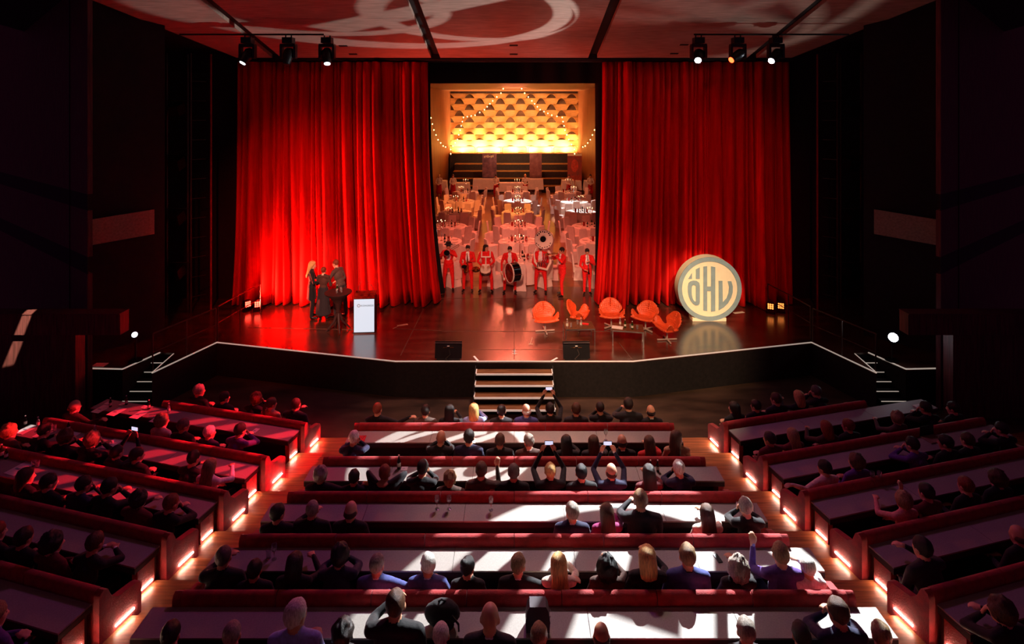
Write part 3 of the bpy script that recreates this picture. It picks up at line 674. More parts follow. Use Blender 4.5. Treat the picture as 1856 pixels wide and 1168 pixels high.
def person(fig, loc, rz, label, top, trousers='black', collar=None, hair='short', hcol='dark', skin=0, scale=1.0, mirror=False, group=None, shoes=None, tilt=0.0):
    o = put('person', fig['me'], None, loc); o.rotation_euler = (R(tilt), 0, rz); o.scale = (-scale if mirror else scale, scale, scale)
    g = lambda c: CL[c] if isinstance(c, str) else c
    for i, m in enumerate((SKIN[skin], g(top), g(trousers), shoes or m_shoe, g(collar or top), m_eye, m_lip)):
        o.material_slots[i].link = 'OBJECT'; o.material_slots[i].material = m
    if hair:
        if hair not in HAIR: HAIR[hair] = hair_mesh(hair)
        h = put('hair', HAIR[hair], o, fig['hc']); h.rotation_euler = fig['M'].to_euler(); h.scale = (fig['hk'],) * 3
        h.material_slots[0].link = 'OBJECT'; h.material_slots[0].material = HC[hcol]
    return tag(o, label, 'person', group)
# ---- seated poses (origin on the floor under the hips, facing +y)
def seated(lean=0.0, arms=('lap', 'lap'), yaw=0, pitch=-6, roll=0, w=1.0, hk=1.1, fwd=0.0, shx=0.19, tw=0.0):
    ch = V3((tw * 0.3, -0.035 + lean * 0.5, 0.77)); nk = V3((tw * 0.6, -0.03 + lean, 0.965)); hc = nk + V3((tw * 0.4, 0.035 + lean * 0.25, 0.125))
    J = dict(pel=(0, 0, 0.46), ch=ch, nk=nk, hc=hc, sl=(-shx + tw * 0.5, -0.035 + lean * 0.95, 0.905), sr=(shx + tw * 0.5, -0.035 + lean * 0.95, 0.905))
    for sd, k, a in ((-1, 'l', arms[0]), (1, 'r', arms[1])):
        E, W, H = {'lap': ((0.245, 0.03 + lean, 0.66), (0.10, 0.27, 0.60), None), 'desk': ((0.25, 0.19 + lean, 0.81), (0.10, 0.38, 0.865), (-0.6, 0.7, 0.05)),
                   'chin': ((0.20, 0.27 + lean, 0.77), (0.075, 0.17 + lean, 0.955), (-0.35, -0.15, 0.9)), 'cross': ((0.245, 0.09 + lean, 0.70), (-0.03, 0.20 + lean, 0.74), (-0.9, 0.1, 0.1)),
                   'raise': ((0.26, 0.25 + lean, 0.98), (0.115, 0.32 + lean, 1.21), (-0.35, 0.15, 0.9)), 'back': ((0.42, -0.04, 0.84), (0.64, 0.0, 0.93), (1, 0.1, 0.1)),
                   'neck': ((0.30, 0.12, 1.02), (0.10, -0.10, 1.02), (-0.8, -0.4, 0.1)), 'wave': ((0.27, 0.2, 0.80), (0.24, 0.26, 1.02), (0.05, 0.05, 1))}[a]
        J['e' + k] = (sd * E[0] + tw * 0.4, E[1], E[2]); J['w' + k] = (sd * W[0] + tw * 0.4, W[1], W[2])
        if H: J['h' + k] = (sd * H[0], H[1], H[2])
        if a in ('chin', 'raise', 'wave'): J['n' + k] = (sd * 0.3, 1.0, 0.1) if a != 'wave' else (0, -1, 0)
        J['h' + k + '_'] = (sd * 0.095, 0.01, 0.45); J['k' + k] = (sd * 0.10, 0.38, 0.455); J['a' + k] = (sd * 0.10, 0.36, 0.09); J['t' + k] = (sd * 0.11, 0.49, 0.045)
    return human(J, w, hk, yaw, pitch, roll, face=True, vox=0.0135)
POSE = dict(
    lap=seated(), lapl=seated(yaw=26, arms=('lap', 'cross')), lapr=seated(yaw=-26, arms=('cross', 'lap')), desk=seated(lean=0.14, arms=('desk', 'desk'), pitch=-10),
    chin=seated(lean=0.10, arms=('desk', 'chin'), yaw=-10, pitch=-8, tw=0.03), cross=seated(arms=('cross', 'cross'), roll=4), photo=seated(lean=0.05, arms=('raise', 'raise'), pitch=4),
    back=seated(arms=('lap', 'back'), yaw=-14), neck=seated(arms=('neck', 'neck'), w=0.98), slim=seated(w=0.86, shx=0.165, arms=('lap', 'desk'), hk=1.06), slimr=seated(w=0.86, shx=0.165, yaw=-30, arms=('lap', 'lap'), hk=1.06),
    wave=seated(arms=('wave', 'lap'), lean=0.04), broad=seated(w=1.12, shx=0.215, lean=0.06, arms=('desk', 'lap')))
POSEW = dict(lap='hands in lap', lapl='head turned aside', lapr='head turned aside', desk='leaning on the desk', chin='hand at chin', cross='arms folded', photo='filming with raised phone', back='one arm along the bench', neck='hands behind neck', slim='sitting upright', slimr='head turned aside', wave='one hand raised', broad='leaning forward')
# ================================================================= audience
# (block, row, column in the photo, pose, hair, hair colour, top, extra)
AUD = [
 ('C',0,674,'back','crop','red','black',{}),('C',0,772,'lap','short','dark','taupe',{}),('C',0,816,'slim','long','black','black',{}),('C',0,857,'slim','bob','blond','lightblue',{}),('C',0,909,'lap','short','dark','charcoal',dict(collar='white')),
 ('C',0,955,'lapl','fringe','white','blue',dict(collar='lightblue')),('C',0,996,'photo','short','dark','black',{}),('C',0,1044,'cross','short','brown','charcoal',{}),('C',0,1091,'chin','crop','dark','black',dict(mirror=True)),('C',0,1140,'broad','short','dark','charcoal',dict(scale=1.06)),('C',0,1186,'lap','fringe','dark','black',dict(collar='white')),
 ('C',1,628,'chin','short','white','navy',dict(collar='white')),('C',1,795,'chin',None,'dark','black',{}),('C',1,850,'lap','short','dark','navy',dict(scale=1.05)),('C',1,906,'lap','crop','brown','black',dict(collar='grey')),('C',1,958,'lapl','short','grey','brown',dict(collar='white')),
 ('C',1,1030,'slim','long','black','black',{}),('C',1,1072,'slim','bob','brown','charcoal',{}),('C',1,1128,'lap','fringe','dark','black',dict(collar='white')),('C',1,1180,'slim','long','brown','red',{}),('C',1,1222,'slimr','long','brown','beige',dict(scale=1.06)),
 ('C',2,582,'back','curly','grey','black',{}),('C',2,645,'lap','short','black','black',dict(scale=0.96)),('C',2,694,'neck','short','red','charcoal',{}),('C',2,763,'chin','short','dark','black',dict(collar='white')),('C',2,816,'back','curly','ash','brown',dict(scale=0.94)),('C',2,869,'wave','short','brown','taupe',dict(mirror=True)),
 ('C',2,931,'lap','short','darkgrey','black',{}),('C',2,1002,'photo','short','blond','black',{}),('C',2,1050,'lap','short','black','black',{}),('C',2,1109,'photo','fringe','brown','navy',dict(collar='white')),('C',2,1176,'slim','long','dark','maroon',{}),('C',2,1238,'chin','short','white','navy',dict(mirror=True)),
 ('C',3,494,'lapr','short','dark','black',{}),('C',3,563,'broad','crop','grey','black',dict(collar='grey')),('C',3,636,'lap','fringe','brown','black',{}),('C',3,1037,'lapl','short','grey','navy',dict(collar='white')),('C',3,1103,'slim','long','brown','magenta',{}),('C',3,1159,'broad','short','ash','charcoal',dict(scale=1.1)),('C',3,1281,'slim','long','brown','cream',{}),('C',3,1386,'chin','short','grey','black',dict(mirror=True)),
 ('C',4,373,'broad','crop','darkgrey','black',{}),('C',4,470,'lap','short','black','black',dict(scale=0.94)),('C',4,534,'slim','bob','dark','black',{}),('C',4,600,'chin','curly','dark','navy',{}),('C',4,684,'back','crop','grey','blue',dict(collar='white')),('C',4,783,'lapl','short','white','blue',dict(collar='lightblue')),('C',4,841,'slimr','bun','black','black',dict(scale=0.97)),('C',4,941,'back','short','ash','black',dict(collar='white')),
 ('C',4,1011,'slim','long','blond','cream',{}),('C',4,1105,'slim','bigcurl','black','brown',{}),('C',4,1168,'slim','bob','blond','black',dict(scale=1.08)),('C',4,1246,'lap','short','ash','blue',dict(collar='black',scale=1.06)),('C',4,1337,'slim','bigcurl','grey','black',{}),('C',4,1420,'wave','short','ash','purple',dict(scale=1.06,collar='lightblue')),('C',4,1489,'slim','short','white','white',dict(scale=0.96)),
 ('C',5,310,'lap','short','dark','black',dict(scale=0.95)),('C',5,421,'lap','crop','grey','black',dict(scale=0.97)),('C',5,543,'lapr','short','white','lightblue',dict(scale=1.12,f=0.37)),('C',5,615,'lap','curly','dark','black',{}),('C',5,725,'broad','crop','brown','black',dict(scale=1.15,f=0.37,collar='white')),('C',5,788,'lap','crop','white','charcoal',dict(scale=0.95)),('C',5,888,'lap',None,'dark','charcoal',dict(scale=1.1,f=0.35,collar='white')),
 ('C',5,977,'lap','short','ash','black',dict(scale=0.95)),('C',5,1090,'lap','fringe','brown','black',dict(scale=0.95)),('C',5,1352,'lap','short','grey','charcoal',dict(scale=0.98)),('C',5,1452,'lap','short','dark','black',dict(scale=0.95)),('C',5,1537,'chin','short','brown','navy',dict(scale=1.08,f=0.35,mirror=True)),('C',5,1636,'lap','short','ash','black',dict(scale=0.95)),
 ('L',0,361,'lapr','short','grey','black',dict(scale=1.04)),('L',0,407,'lapr','short','black','charcoal',{}),('L',0,458,'chin','curly','red','black',dict(mirror=False)),('L',0,490,'slimr','pony','brown','beige',{}),('L',0,533,'broad','crop','brown','charcoal',dict(scale=1.03)),
 ('L',1,128,'back','fringe','red','brown',{}),('L',1,297,'slimr','curly','ash','cream',{}),('L',1,330,'lapr','short','darkgrey','black',{}),('L',1,380,'lapr','short','white','navy',dict(scale=0.95)),('L',1,424,'chin','short','dark','purple',dict(collar='white')),
 ('L',2,18,'lapr','curly','blond','taupe',{}),('L',2,62,'desk','short','dark','black',{}),('L',2,105,'chin','curly','brown','black',{}),('L',2,153,'chin','curly','ash','black',dict(collar='white')),('L',2,212,'photo','short','dark','black',dict(scale=0.95)),('L',2,243,'lapr','short','dark','black',{}),('L',2,338,'desk','short','black','black',{}),('L',2,379,'slim','long','ash','white',{}),
 ('L',3,58,'slimr','bob','brown','black',{}),('L',3,88,'lapr','short','dark','black',{}),('L',3,124,'chin','short','dark','navy',{}),('L',3,178,'chin','short','black','black',{}),('L',3,256,'broad','curly','dark','maroon',{}),('L',3,283,'chin','short','red','black',dict(scale=0.97)),
 ('L',4,5,'lapr','short','red','black',{}),('L',4,50,'cross','short','dark','black',{}),('L',4,90,'lapr','curly','dark','maroon',{}),('L',4,136,'desk','short','brown','black',dict(collar='white')),
 ('L',5,-10,'lapr','short','ash','purple',{}),
 ('R',0,1330,'lapl','bob','black','black',{}),('R',0,1376,'lapl','short','dark','black',dict(scale=0.96,collar='grey')),('R',0,1400,'lapl','short','brown','charcoal',dict(scale=1.05)),('R',0,1447,'slim','bob','blond','black',dict(mirror=True)),('R',0,1489,'chin','short','darkgrey','black',dict(mirror=True)),
 ('R',1,1399,'lapl','short','dark','maroon',{}),('R',1,1432,'slim','long','ash','maroon',dict(mirror=True)),('R',1,1497,'slim','bob','red','brown',dict(mirror=True)),('R',1,1537,'lapl','short','red','black',{}),('R',1,1625,'slim','curly','ash','taupe',dict(mirror=True)),('R',1,1690,'chin','short','dark','black',dict(mirror=True)),('R',1,1727,'lapl','short','dark','black',{}),
 ('R',2,1494,'back','short','black','cream',dict(mirror=True)),('R',2,1551,'lapl','curly','brown','purple',{}),('R',2,1668,'chin','short','dark','purple',dict(mirror=True)),('R',2,1717,'lapl','short','dark','black',{}),('R',2,1750,'lap','short','brown','black',{}),('R',2,1834,'chin','short','dark','black',dict(mirror=True)),
 ('R',3,1638,'slim','curly','ash','pink',dict(mirror=True)),('R',3,1683,'wave','short','dark','maroon',dict(mirror=False)),('R',3,1750,'lap','short','red','black',dict(collar='beige')),('R',3,1806,'lap','curly','brown','black',dict(collar='beige')),
 ('R',4,1682,'broad','short','dark','charcoal',dict(mirror=True,scale=1.06,collar='beige')),('R',4,1846,'lap','fringe','brown','black',{}),
 ('R',5,1812,'chin','curly','brown','black',dict(mirror=True)),
]
TOPN = dict(black='black jacket', charcoal='charcoal suit', navy='navy suit', blue='blue suit', lightblue='pale blue shirt', white='white top', red='red dress', magenta='magenta top', beige='beige coat', brown='brown top', cream='cream top', purple='purple jacket', grey='grey jacket', maroon='dark red top', taupe='taupe jacket', pink='pale pink top')
# keep neighbours on one bench an elbow's width apart
SHIFT = {}
for key in {(a[0], a[1]) for a in AUD}:
    idx = [i for i, a in enumerate(AUD) if (a[0], a[1]) == key]; org, rz, L = ROWS[key]; dx = V3((math.cos(rz), math.sin(rz), 0))
    ss = []
    for i in idx:
        p, _ = on_row(*key, AUD[i][2], AUD[i][7].get('f', 0.345), 0.0); ss.append((p - org).dot(dx))
    s0 = list(ss)
    for _ in range(30):
        for j in range(len(ss) - 1):
            g = ss[j + 1] - ss[j]
            if g < 0.50: ss[j] -= (0.50 - g) * 0.3; ss[j + 1] += (0.50 - g) * 0.3
    for i, q0, q1 in zip(idx, s0, ss):
        q1 = q0 + max(-0.12, min(0.12, q1 - q0)); SHIFT[i] = dx * (max(0.30, min(L - 0.30, q1)) - q0)
count = {}
PHONES = []
for ai, (blk, k, px, pose, hair, hcol, top, ex) in enumerate(AUD):
    i = count.get((blk, k), 0); count[blk, k] = i + 1
    f = ex.get('f', 0.345); pos, rz = on_row(blk, k, px, f, 0.0); pos = pos + SHIFT[ai]; pos.z = FZ[k]
    row = ROWN[k]
    if blk == 'C': where = f'{ORD[i]} from lectern end, {row} centre row'
    elif blk == 'L': where = f'{ORD[sum(1 for a in AUD if a[0] == "L" and a[1] == k) - 1 - i]} from aisle, {row} lectern-side row'
    else: where = f'{ORD[i]} from aisle, {row} logo-side row'
    sc = ex.get('scale', 1.0) * (1.0 + 0.02 * math.sin(px))
    o = person(POSE[pose], pos, rz + R(3 * math.sin(px * 1.3)), f'person in {TOPN[top]}, {POSEW[pose]}, {where}', top, 'black' if top != 'navy' else 'navy', ex.get('collar'), hair, hcol, (px // 7) % 2, sc, ex.get('mirror', False), 'seated audience')
    if pose == 'photo': PHONES.append((pos, rz, sc, row, blk, o, top))
m_phone = mat('phone_glow', (0.75, 0.8, 0.95), 0.3, var=0.0, emit=0.9, ecol=(0.85, 0.88, 1))
for pos, rz, sc, row, blk, po, top in PHONES:
    t = thing('phone', f'phone held up by the {dict(black="black-jacketed", navy="navy-suited")[top]} person, {row} row, {BLOCKN[blk]}', 'phone', pos + Matrix.Rotation(rz, 3, 'Z') @ V3((0, 0.43 * sc, 1.335 * sc)), rz)
    MB().b2((-0.075, -0.004, -0.036), (0.075, 0.004, 0.036)).build('phone_case', m_plastic, t); MB().b2((-0.068, -0.006, -0.031), (0.068, -0.0041, 0.031)).build('screen', m_phone, t)
# ================================================================= things on the desks
def desk_pt(blk, k, px, py):
    """point on the desk behind bench k that shows at (px, py)"""
    return P(px, py, FZ[k] + 0.882)
def paper(x, y, blk, k, label, m=m_paper, s=(0.21, 0.297), rz=0.3, cat='paper', name='paper_sheet', th=0.004):
    p = desk_pt(blk, k, x, y); o = MB().b2((-s[0] / 2, -s[1] / 2, 0), (s[0] / 2, s[1] / 2, th)).build(name, m); o.location = p; o.rotation_euler = (0, 0, rz); tag(o, label, cat)
    MB().b2((-s[0] * 0.3, -s[1] * 0.1, th), (s[0] * 0.1, s[1] * 0.0, th + 0.001)).build('printed_lines', m_inkgrey, o); return o
BOTTLE = {}
def bottle(loc, label, m=m_glass, h=0.24, group=None, cap=m_white):
    t = thing('bottle', label, 'bottle', loc, 0, group); r = h * 0.14
    key = (m.name, h)
    if key not in BOTTLE:
        BOTTLE[key] = (MB().lathe([(r * 0.9, 0), (r, 0.01), (r, h * 0.55), (r * 0.8, h * 0.66), (r * 0.4, h * 0.78), (r * 0.38, h * 0.94), (0.002, h * 0.945)], 12).mesh('glass_body', m, True),
                       MB().lathe([(r * 1.02, h * 0.2), (r * 1.03, h * 0.21), (r * 1.03, h * 0.45), (r * 1.02, h * 0.46)], 12).mesh('bottle_label', m_label, True), MB().lathe([(r * 0.45, h * 0.93), (r * 0.46, h * 0.94), (r * 0.46, h), (0.001, h * 1.002)], 10).mesh('cap', cap, True))
    for n, me in zip(('glass_body', 'bottle_label', 'cap'), BOTTLE[key]): put(n, me, t)
    return t
GL = {}
def glass(loc, label, wine=False, group=None):
    if wine not in GL:
        GL[wine] = MB().lathe([(0.034, 0), (0.034, 0.004), (0.005, 0.01), (0.005, 0.09), (0.03, 0.12), (0.038, 0.15), (0.034, 0.20), (0.031, 0.20), (0.034, 0.15), (0.026, 0.124), (0.001, 0.112)], 14).mesh('drinking_glass', m_glass, True) if wine else \
            MB().lathe([(0.028, 0), (0.034, 0.11), (0.031, 0.11), (0.026, 0.008), (0.001, 0.008)], 14).mesh('drinking_glass', m_glass, True)
    o = put('wine_glass' if wine else 'water_glass', GL[wine], None, loc); return tag(o, label, 'glass', group)
for i, (x, y) in enumerate(((183, 742), (211, 747), (252, 752), (288, 759))): paper(x, y, 'L', 0, f'programme sheet, {ORD[i]} from the wall on the empty front lectern-side desk', rz=-0.24)
for i, (x, y) in enumerate(((196, 731), (222, 733), (262, 738))): paper(x, y, 'L', 0, f'small card behind the {ORD[i]} programme sheet from the wall, lectern-side front desk', s=(0.11, 0.11), rz=-0.24, name='place_card', cat='card')
for i, (x, y) in enumerate(((200, 738), (229, 734), (270, 742), (306, 748))): bottle(desk_pt('L', 0, x, y), f'{ORD[i]} small water bottle from the wall, front lectern-side desk', m_darkglass if i < 3 else m_glass, 0.2)
for i, (x, y) in enumerate(((48, 779), (80, 786), (125, 792), (165, 799), (203, 805))): paper(x, y, 'L', 1, f'programme sheet, {ORD[i]} from the wall on the second lectern-side desk', rz=-0.24)
for i, (x, y) in enumerate(((46, 772), (69, 774), (124, 782), (172, 790))): bottle(desk_pt('L', 1, x, y), f'{ORD[i]} water bottle from the wall, second lectern-side desk', m_glass if i % 2 else m_darkglass, 0.2)
for i, (x, y) in enumerate(((92, 779), (99, 781))): glass(desk_pt('L', 1, x, y), f'{("first", "second")[i]} of two water glasses on the second lectern-side desk')
paper(36, 850, 'L', 2, 'bright white sheet lit on the third lectern-side desk', rz=-0.3, s=(0.25, 0.33)); bottle(desk_pt('L', 2, 3, 830), 'green glass bottle at the wall end of the third lectern-side desk', m_greenglass, 0.24); bottle(desk_pt('L', 2, 11, 832), 'amber bottle beside the green bottle, third lectern-side desk', m_darkglass, 0.2)
for i, (x, y) in enumerate(((61, 846), (68, 847))): glass(desk_pt('L', 2, x, y), f'{("first", "second")[i]} of two water glasses beside the lit sheet')
paper(463, 781, 'L', 0, 'small pale card on the front lectern-side desk, by the aisle', s=(0.10, 0.15), rz=-0.24, name='place_card', cat='card')
paper(648, 797, 'C', 0, 'red printed brochure on the first centre desk, lectern end', mat('red_brochure', (0.75, 0.2, 0.22), 0.4, var=0.3, scale=25), s=(0.3, 0.22), rz=0.05, cat='brochure', name='brochure', th=0.01)
paper(853, 800, 'C', 0, 'cream folder on the first centre desk', CL['cream'], s=(0.2, 0.16), rz=0.02, cat='folder', name='folder', th=0.01)
bottle(desk_pt('C', 1, 723, 850), 'dark soft drink bottle on the second centre desk', m_darkglass, 0.24); paper(733, 850, 'C', 1, 'small white card beside the dark bottle', s=(0.11, 0.1), rz=0, name='place_card', cat='card')
for i, x in enumerate((1179, 1192)): bottle(desk_pt('C', 1, x, 855), f'{("first", "second")[i]} of two dark bottles on the second centre desk', m_darkglass, 0.2)
for i, (x, y) in enumerate(((792, 923), (814, 923), (890, 925))): glass(desk_pt('C', 2, x, y), f'{ORD[i]} wine glass from the lectern end, third centre desk', True)
glass(desk_pt('C', 0, 1098, 798), 'single wine glass on the first centre desk', True)
for i, (x, y) in enumerate(((487, 1012), (497, 1014))): glass(desk_pt('C', 3, x, y), f'{("first", "second")[i]} of two glasses on the fourth centre desk', i == 1)
paper(1125, 922, 'C', 2, 'open white document on the third centre desk', s=(0.42, 0.24), rz=-0.1, cat='document', name='open_document', th=0.012)
nb = paper(1350, 922, 'C', 2, 'dark-edged notebook near the aisle end of the third centre desk', CL['cream'], s=(0.25, 0.2), rz=-0.35, cat='notebook', name='notebook', th=0.018)
ph = tag(MB().b2((-0.035, -0.07, 0), (0.035, 0.07, 0.009)).build('phone', m_plastic), 'dark phone lying on the notebook', 'phone'); ph.location = desk_pt('C', 2, 1356, 920) + V3((0, 0, 0.02)); ph.rotation_euler = (0, 0, -0.3)
ph = tag(MB().b2((-0.03, -0.07, 0), (0.03, 0.07, 0.009)).build('phone', m_plastic), 'dark phone lying on the fourth centre desk', 'phone'); ph.location = desk_pt('C', 3, 1301, 1013); ph.rotation_euler = (0, 0, 0.2)
# backpack and grey bag on the fifth centre desk
bp = thing('backpack', 'black rounded backpack resting on the fifth centre desk', 'backpack', desk_pt('C', 4, 800, 1143) + V3((0, 0.06, 0)))
mb = MB(); mb.ell((0, 0, 0.14), (0.2, 0.12, 0.14), 18, 12); lumpy(mb, 0.015, 12); mb.build('body', CL['black'], bp, True, 80)
MB().ell((0.05, -0.1, 0.1), (0.1, 0.05, 0.07)).build('front_pocket', CL['black'], bp, True, 80); MB().tube([(0.12, -0.1, 0.2), (0.2, -0.14, 0.14), (0.2, -0.1, 0.03)], 0.012, 6).build('strap', m_plastic, bp, True); MB().tube([(-0.04, 0, 0.27), (0, -0.02, 0.31), (0.04, 0, 0.27)], 0.01, 6).build('handle', m_plastic, bp, True)
gb = thing('tote_bag', 'grey studded bag standing on the fifth centre desk', 'bag', desk_pt('C', 4, 975, 1150) + V3((0, 0.08, 0)))
mb = MB(); mb.rings([[(x * t, y, z) for x, y in ((-0.13, -0.07), (0.13, -0.07), (0.13, 0.07), (-0.13, 0.07))] for z, t in ((0, 1), (0.12, 1.05), (0.24, 0.9), (0.29, 0.7))]); mb.build('body', mat('grey_bag_cloth', (0.28, 0.25, 0.27), 0.7), gb, True, 60)
for i in range(3): MB().ell((0.135, -0.03, 0.08 + i * 0.07), (0.012, 0.012, 0.012), 8, 6).build('stud', m_steel, gb, True)
paper(1668, 737, 'R', 0, 'white booklet on the front logo-side desk', s=(0.3, 0.12), rz=0.24, cat='booklet', name='booklet', th=0.02)
for i, (x, y) in enumerate(((1581, 877), (1594, 877))): glass(desk_pt('R', 2, x, y), f'{("first", "second")[i]} of two wine glasses on the third logo-side desk', True)
lt = thing('laptop', 'open laptop on the second logo-side desk', 'laptop', desk_pt('R', 1, 1690, 797), R(14)); MB().b2((-0.16, -0.11, 0), (0.16, 0.11, 0.018)).build('keyboard_base', mat('beige_laptop', (0.6, 0.48, 0.4), 0.5), lt); MB().b2((-0.16, 0.11, 0.018), (0.16, 0.12, 0.2)).build('lid', m_plastic, lt)
# ================================================================= on and around the stage
# ---- stairs from the pit
st = thing('stage_stairs', 'open wooden stairs with pale edges up to the stage front', 'stairs', (0, 14.0, 0))
for i in range(1, 5):
    z = -0.178 * i; y = -0.225 * i; hwd = 0.945 + 0.008 * i
    tr = MB().b2((-hwd, y, z - 0.035), (hwd, y + 0.235, z)).build('tread', m_tread, st)
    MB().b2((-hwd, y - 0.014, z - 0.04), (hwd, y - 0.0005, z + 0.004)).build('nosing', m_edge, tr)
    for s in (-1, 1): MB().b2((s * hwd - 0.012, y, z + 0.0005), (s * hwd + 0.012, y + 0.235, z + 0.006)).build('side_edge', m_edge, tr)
for s in (-1, 1):
    MB().add([(s * 0.99, 0.04, -0.1), (s * 0.99, -0.93, -0.78), (s * 0.99, -0.93, -0.92), (s * 0.99, -0.75, -0.92), (s * 0.99, 0.04, -0.3), (s * 0.97, 0.04, -0.1), (s * 0.97, -0.93, -0.78), (s * 0.97, -0.93, -0.92), (s * 0.97, -0.75, -0.92), (s * 0.97, 0.04, -0.3)],
             [(0, 1, 2, 3, 4), (9, 8, 7, 6, 5)] + [(i, (i + 1) % 5, 5 + (i + 1) % 5, 5 + i) for i in range(5)]).build('stringer', m_black, st)
# side stairs beside the wings of the stage, with handrails
for s, nm in ((-1, 'lectern side'), (1, 'logo side')):
    ss = thing('side_stairs', f'dark side stairs with white edges down from the stage, {nm}', 'stairs')
    for i in range(1, 6):
        z = -0.155 * i; y = 14.50 - 0.18 * i
        x0, x1 = (8.92 + 0.05 * i * 0.5, 9.36 + 0.06 * i)
        tr = MB().b2((min(s * x0, s * x1), y, PIT), (max(s * x0, s * x1), y + 0.178, z)).build('step', m_front, ss)
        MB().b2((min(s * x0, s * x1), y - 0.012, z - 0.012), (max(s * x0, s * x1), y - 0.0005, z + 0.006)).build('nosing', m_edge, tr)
    hr = thing('handrail', f'dark metal handrail along the stage wing edge, {nm}', 'handrail')
    posts = [(8.25, 15.25), (8.55, 14.40), (8.86, 13.52)]; top = 0.92
    for x, y in posts: MB().tube([(s * x, y, 0.0), (s * x, y, top)], 0.018, 8).build('post', m_rail, hr, True)
    MB().tube([(s * x, y, top) for x, y in posts], 0.022, 8).build('top_rail', m_rail, hr, True); MB().tube([(s * x, y, top * 0.5) for x, y in posts], 0.012, 8).build('mid_rail', m_rail, hr, True)
    hr = thing('handrail', f'dark metal handrail at the rear stage side, {nm}', 'handrail')
    posts = [(8.0, 17.4), (8.15, 16.4), (8.27, 15.4)]
    for x, y in posts: MB().tube([(s * x, y, 0.0), (s * x, y, top)], 0.016, 8).build('post', m_rail, hr, True)
    MB().tube([(s * x, y, top) for x, y in posts], 0.02, 8).build('top_rail', m_rail, hr, True); MB().tube([(s * x, y, top * 0.5) for x, y in posts], 0.012, 8).build('mid_rail', m_rail, hr, True)
# ---- round logo board
lb = thing('logo_board', 'big round cream and blue-grey ÖHV logo board on the stage', 'logo board', (5.93, 16.75, 0))
LR, LZ, TH = 0.965, 0.975, 0.34
MB().prism([(LR * math.cos(2 * math.pi * k / 72), LZ + LR * math.sin(2 * math.pi * k / 72)) for k in range(72)], lambda x, z: (x, 0, z), lambda x, z: (x, TH, z)).build('disc', m_cream, lb, True, 50)
def ring_plate(r0, r1, y0, y1):
    mb = MB(); n = 72; rs = []
    for r, y in ((r0, y0), (r1, y0), (r1, y1), (r0, y1)): rs.append([(r * math.cos(2 * math.pi * k / n), y, LZ + r * math.sin(2 * math.pi * k / n)) for k in range(n)])
    return mb.rings(rs, closed=True)
ring_plate(0.84, 0.967, -0.025, -0.001).build('ring', m_bluegrey, lb, True, 40)
def LP(x, y): return ((x - 588) / 455 * LR, (595 - y) / 425 * LR * 0.985)   # from the close-up of the face
def letter(name, polys):
    mb = MB()
    for p in polys: mb.prism([LP(*q) for q in p], lambda x, z: (x, -0.022, LZ + z), lambda x, z: (x, -0.001, LZ + z))
    mb.build(name, m_bluegrey, lb)
letter('letter_h', [[(497, 292), (551, 285), (551, 893), (497, 885)], [(607, 288), (667, 298), (667, 893), (607, 902)], [(551, 562), (607, 562), (607, 622), (551, 622)]])
oo = [(275, 560), (285, 515), (320, 487), (360, 480), (405, 487), (438, 510), (447, 550), (447, 770), (440, 800), (420, 817), (390, 818), (350, 795), (315, 755), (290, 700), (276, 640)]
oi = [(330, 590), (334, 560), (345, 545), (360, 540), (378, 543), (388, 555), (390, 580), (390, 750), (388, 765), (380, 768), (372, 760), (352, 740), (340, 710), (332, 670), (330, 630)]
mb = MB()
for i in range(15):
    j = (i + 1) % 15; mb.prism([LP(*oo[i]), LP(*oo[j]), LP(*oi[j]), LP(*oi[i])], lambda x, z: (x, -0.022, LZ + z), lambda x, z: (x, -0.001, LZ + z))
mb.build('letter_o', m_bluegrey, lb); letter('umlaut_dot', [[(282, 457), (334, 380), (334, 455)]]); letter('umlaut_dot', [[(391, 330), (446, 303), (446, 457), (391, 457)]])
vo = [(717, 485), (770, 485), (775, 778), (830, 720), (858, 650), (865, 570), (845, 490), (897, 490), (918, 560), (916, 640), (895, 710), (850, 785), (790, 842), (717, 884)]
letter('letter_v', [[vo[0], vo[1], vo[2], vo[12], vo[13]], [vo[2], vo[3], vo[11], vo[12]], [vo[3], vo[4], vo[10], vo[11]], [vo[4], vo[5], vo[9], vo[10]], [vo[5], vo[6], vo[7], vo[8], vo[9]]])
MB().b2((-0.52, -0.02, 0), (0.50, TH, 0.10)).build('base', m_cream, lb)
# ---- swan chairs
def swan():
    f = Fig()
    def sheet(fn, nu, nv, r0):
        for i in range(nu + 1):
            for j in range(nv + 1):
                f.ell(fn(i / nu, j / nv), (r0, r0, r0), 0)
    W = lambda v: v
    def seat(u, v): x = (u - 0.5) * 0.56; y = 0.28 - v * 0.5; return (x, y, 0.39 + 0.35 * x * x + (0.02 if v < 0.2 else 0) - 0.03 * math.sin(v * 3))
    def back(u, v):
        wd = 0.20 + 0.185 * math.sin(v * math.pi * 0.74); x = (u - 0.5) * 2 * wd; top = 0.46 - 0.16 * abs((u - 0.5) * 2) ** 2.4
        return (x, -0.22 - 0.19 * v + 0.75 * x * x, 0.40 + v * top)
    def arm(sd):
        return lambda u, v: (sd * (0.25 + 0.17 * v + 0.02 * math.sin(u * 3.1)), -0.06 + 0.33 * u + 0.02 * v, 0.41 + v * (0.05 + 0.19 * math.sin(u * math.pi) ** 0.8))
    sheet(seat, 9, 8, 0.045); sheet(back, 11, 7, 0.036); sheet(arm(-1), 7, 4, 0.034); sheet(arm(1), 7, 4, 0.034)
    me = f.mesh('shell', 1, 0.016, 5); me.materials.clear(); me.materials.append(m_orange); me.polygons.foreach_set('material_index', [0] * len(me.polygons)); return me
SW = swan()
ped = MB().tube([(0, 0, 0.05), (0, 0, 0.36)], [0.03, 0.022], 10).mesh('pedestal', m_alu, True)
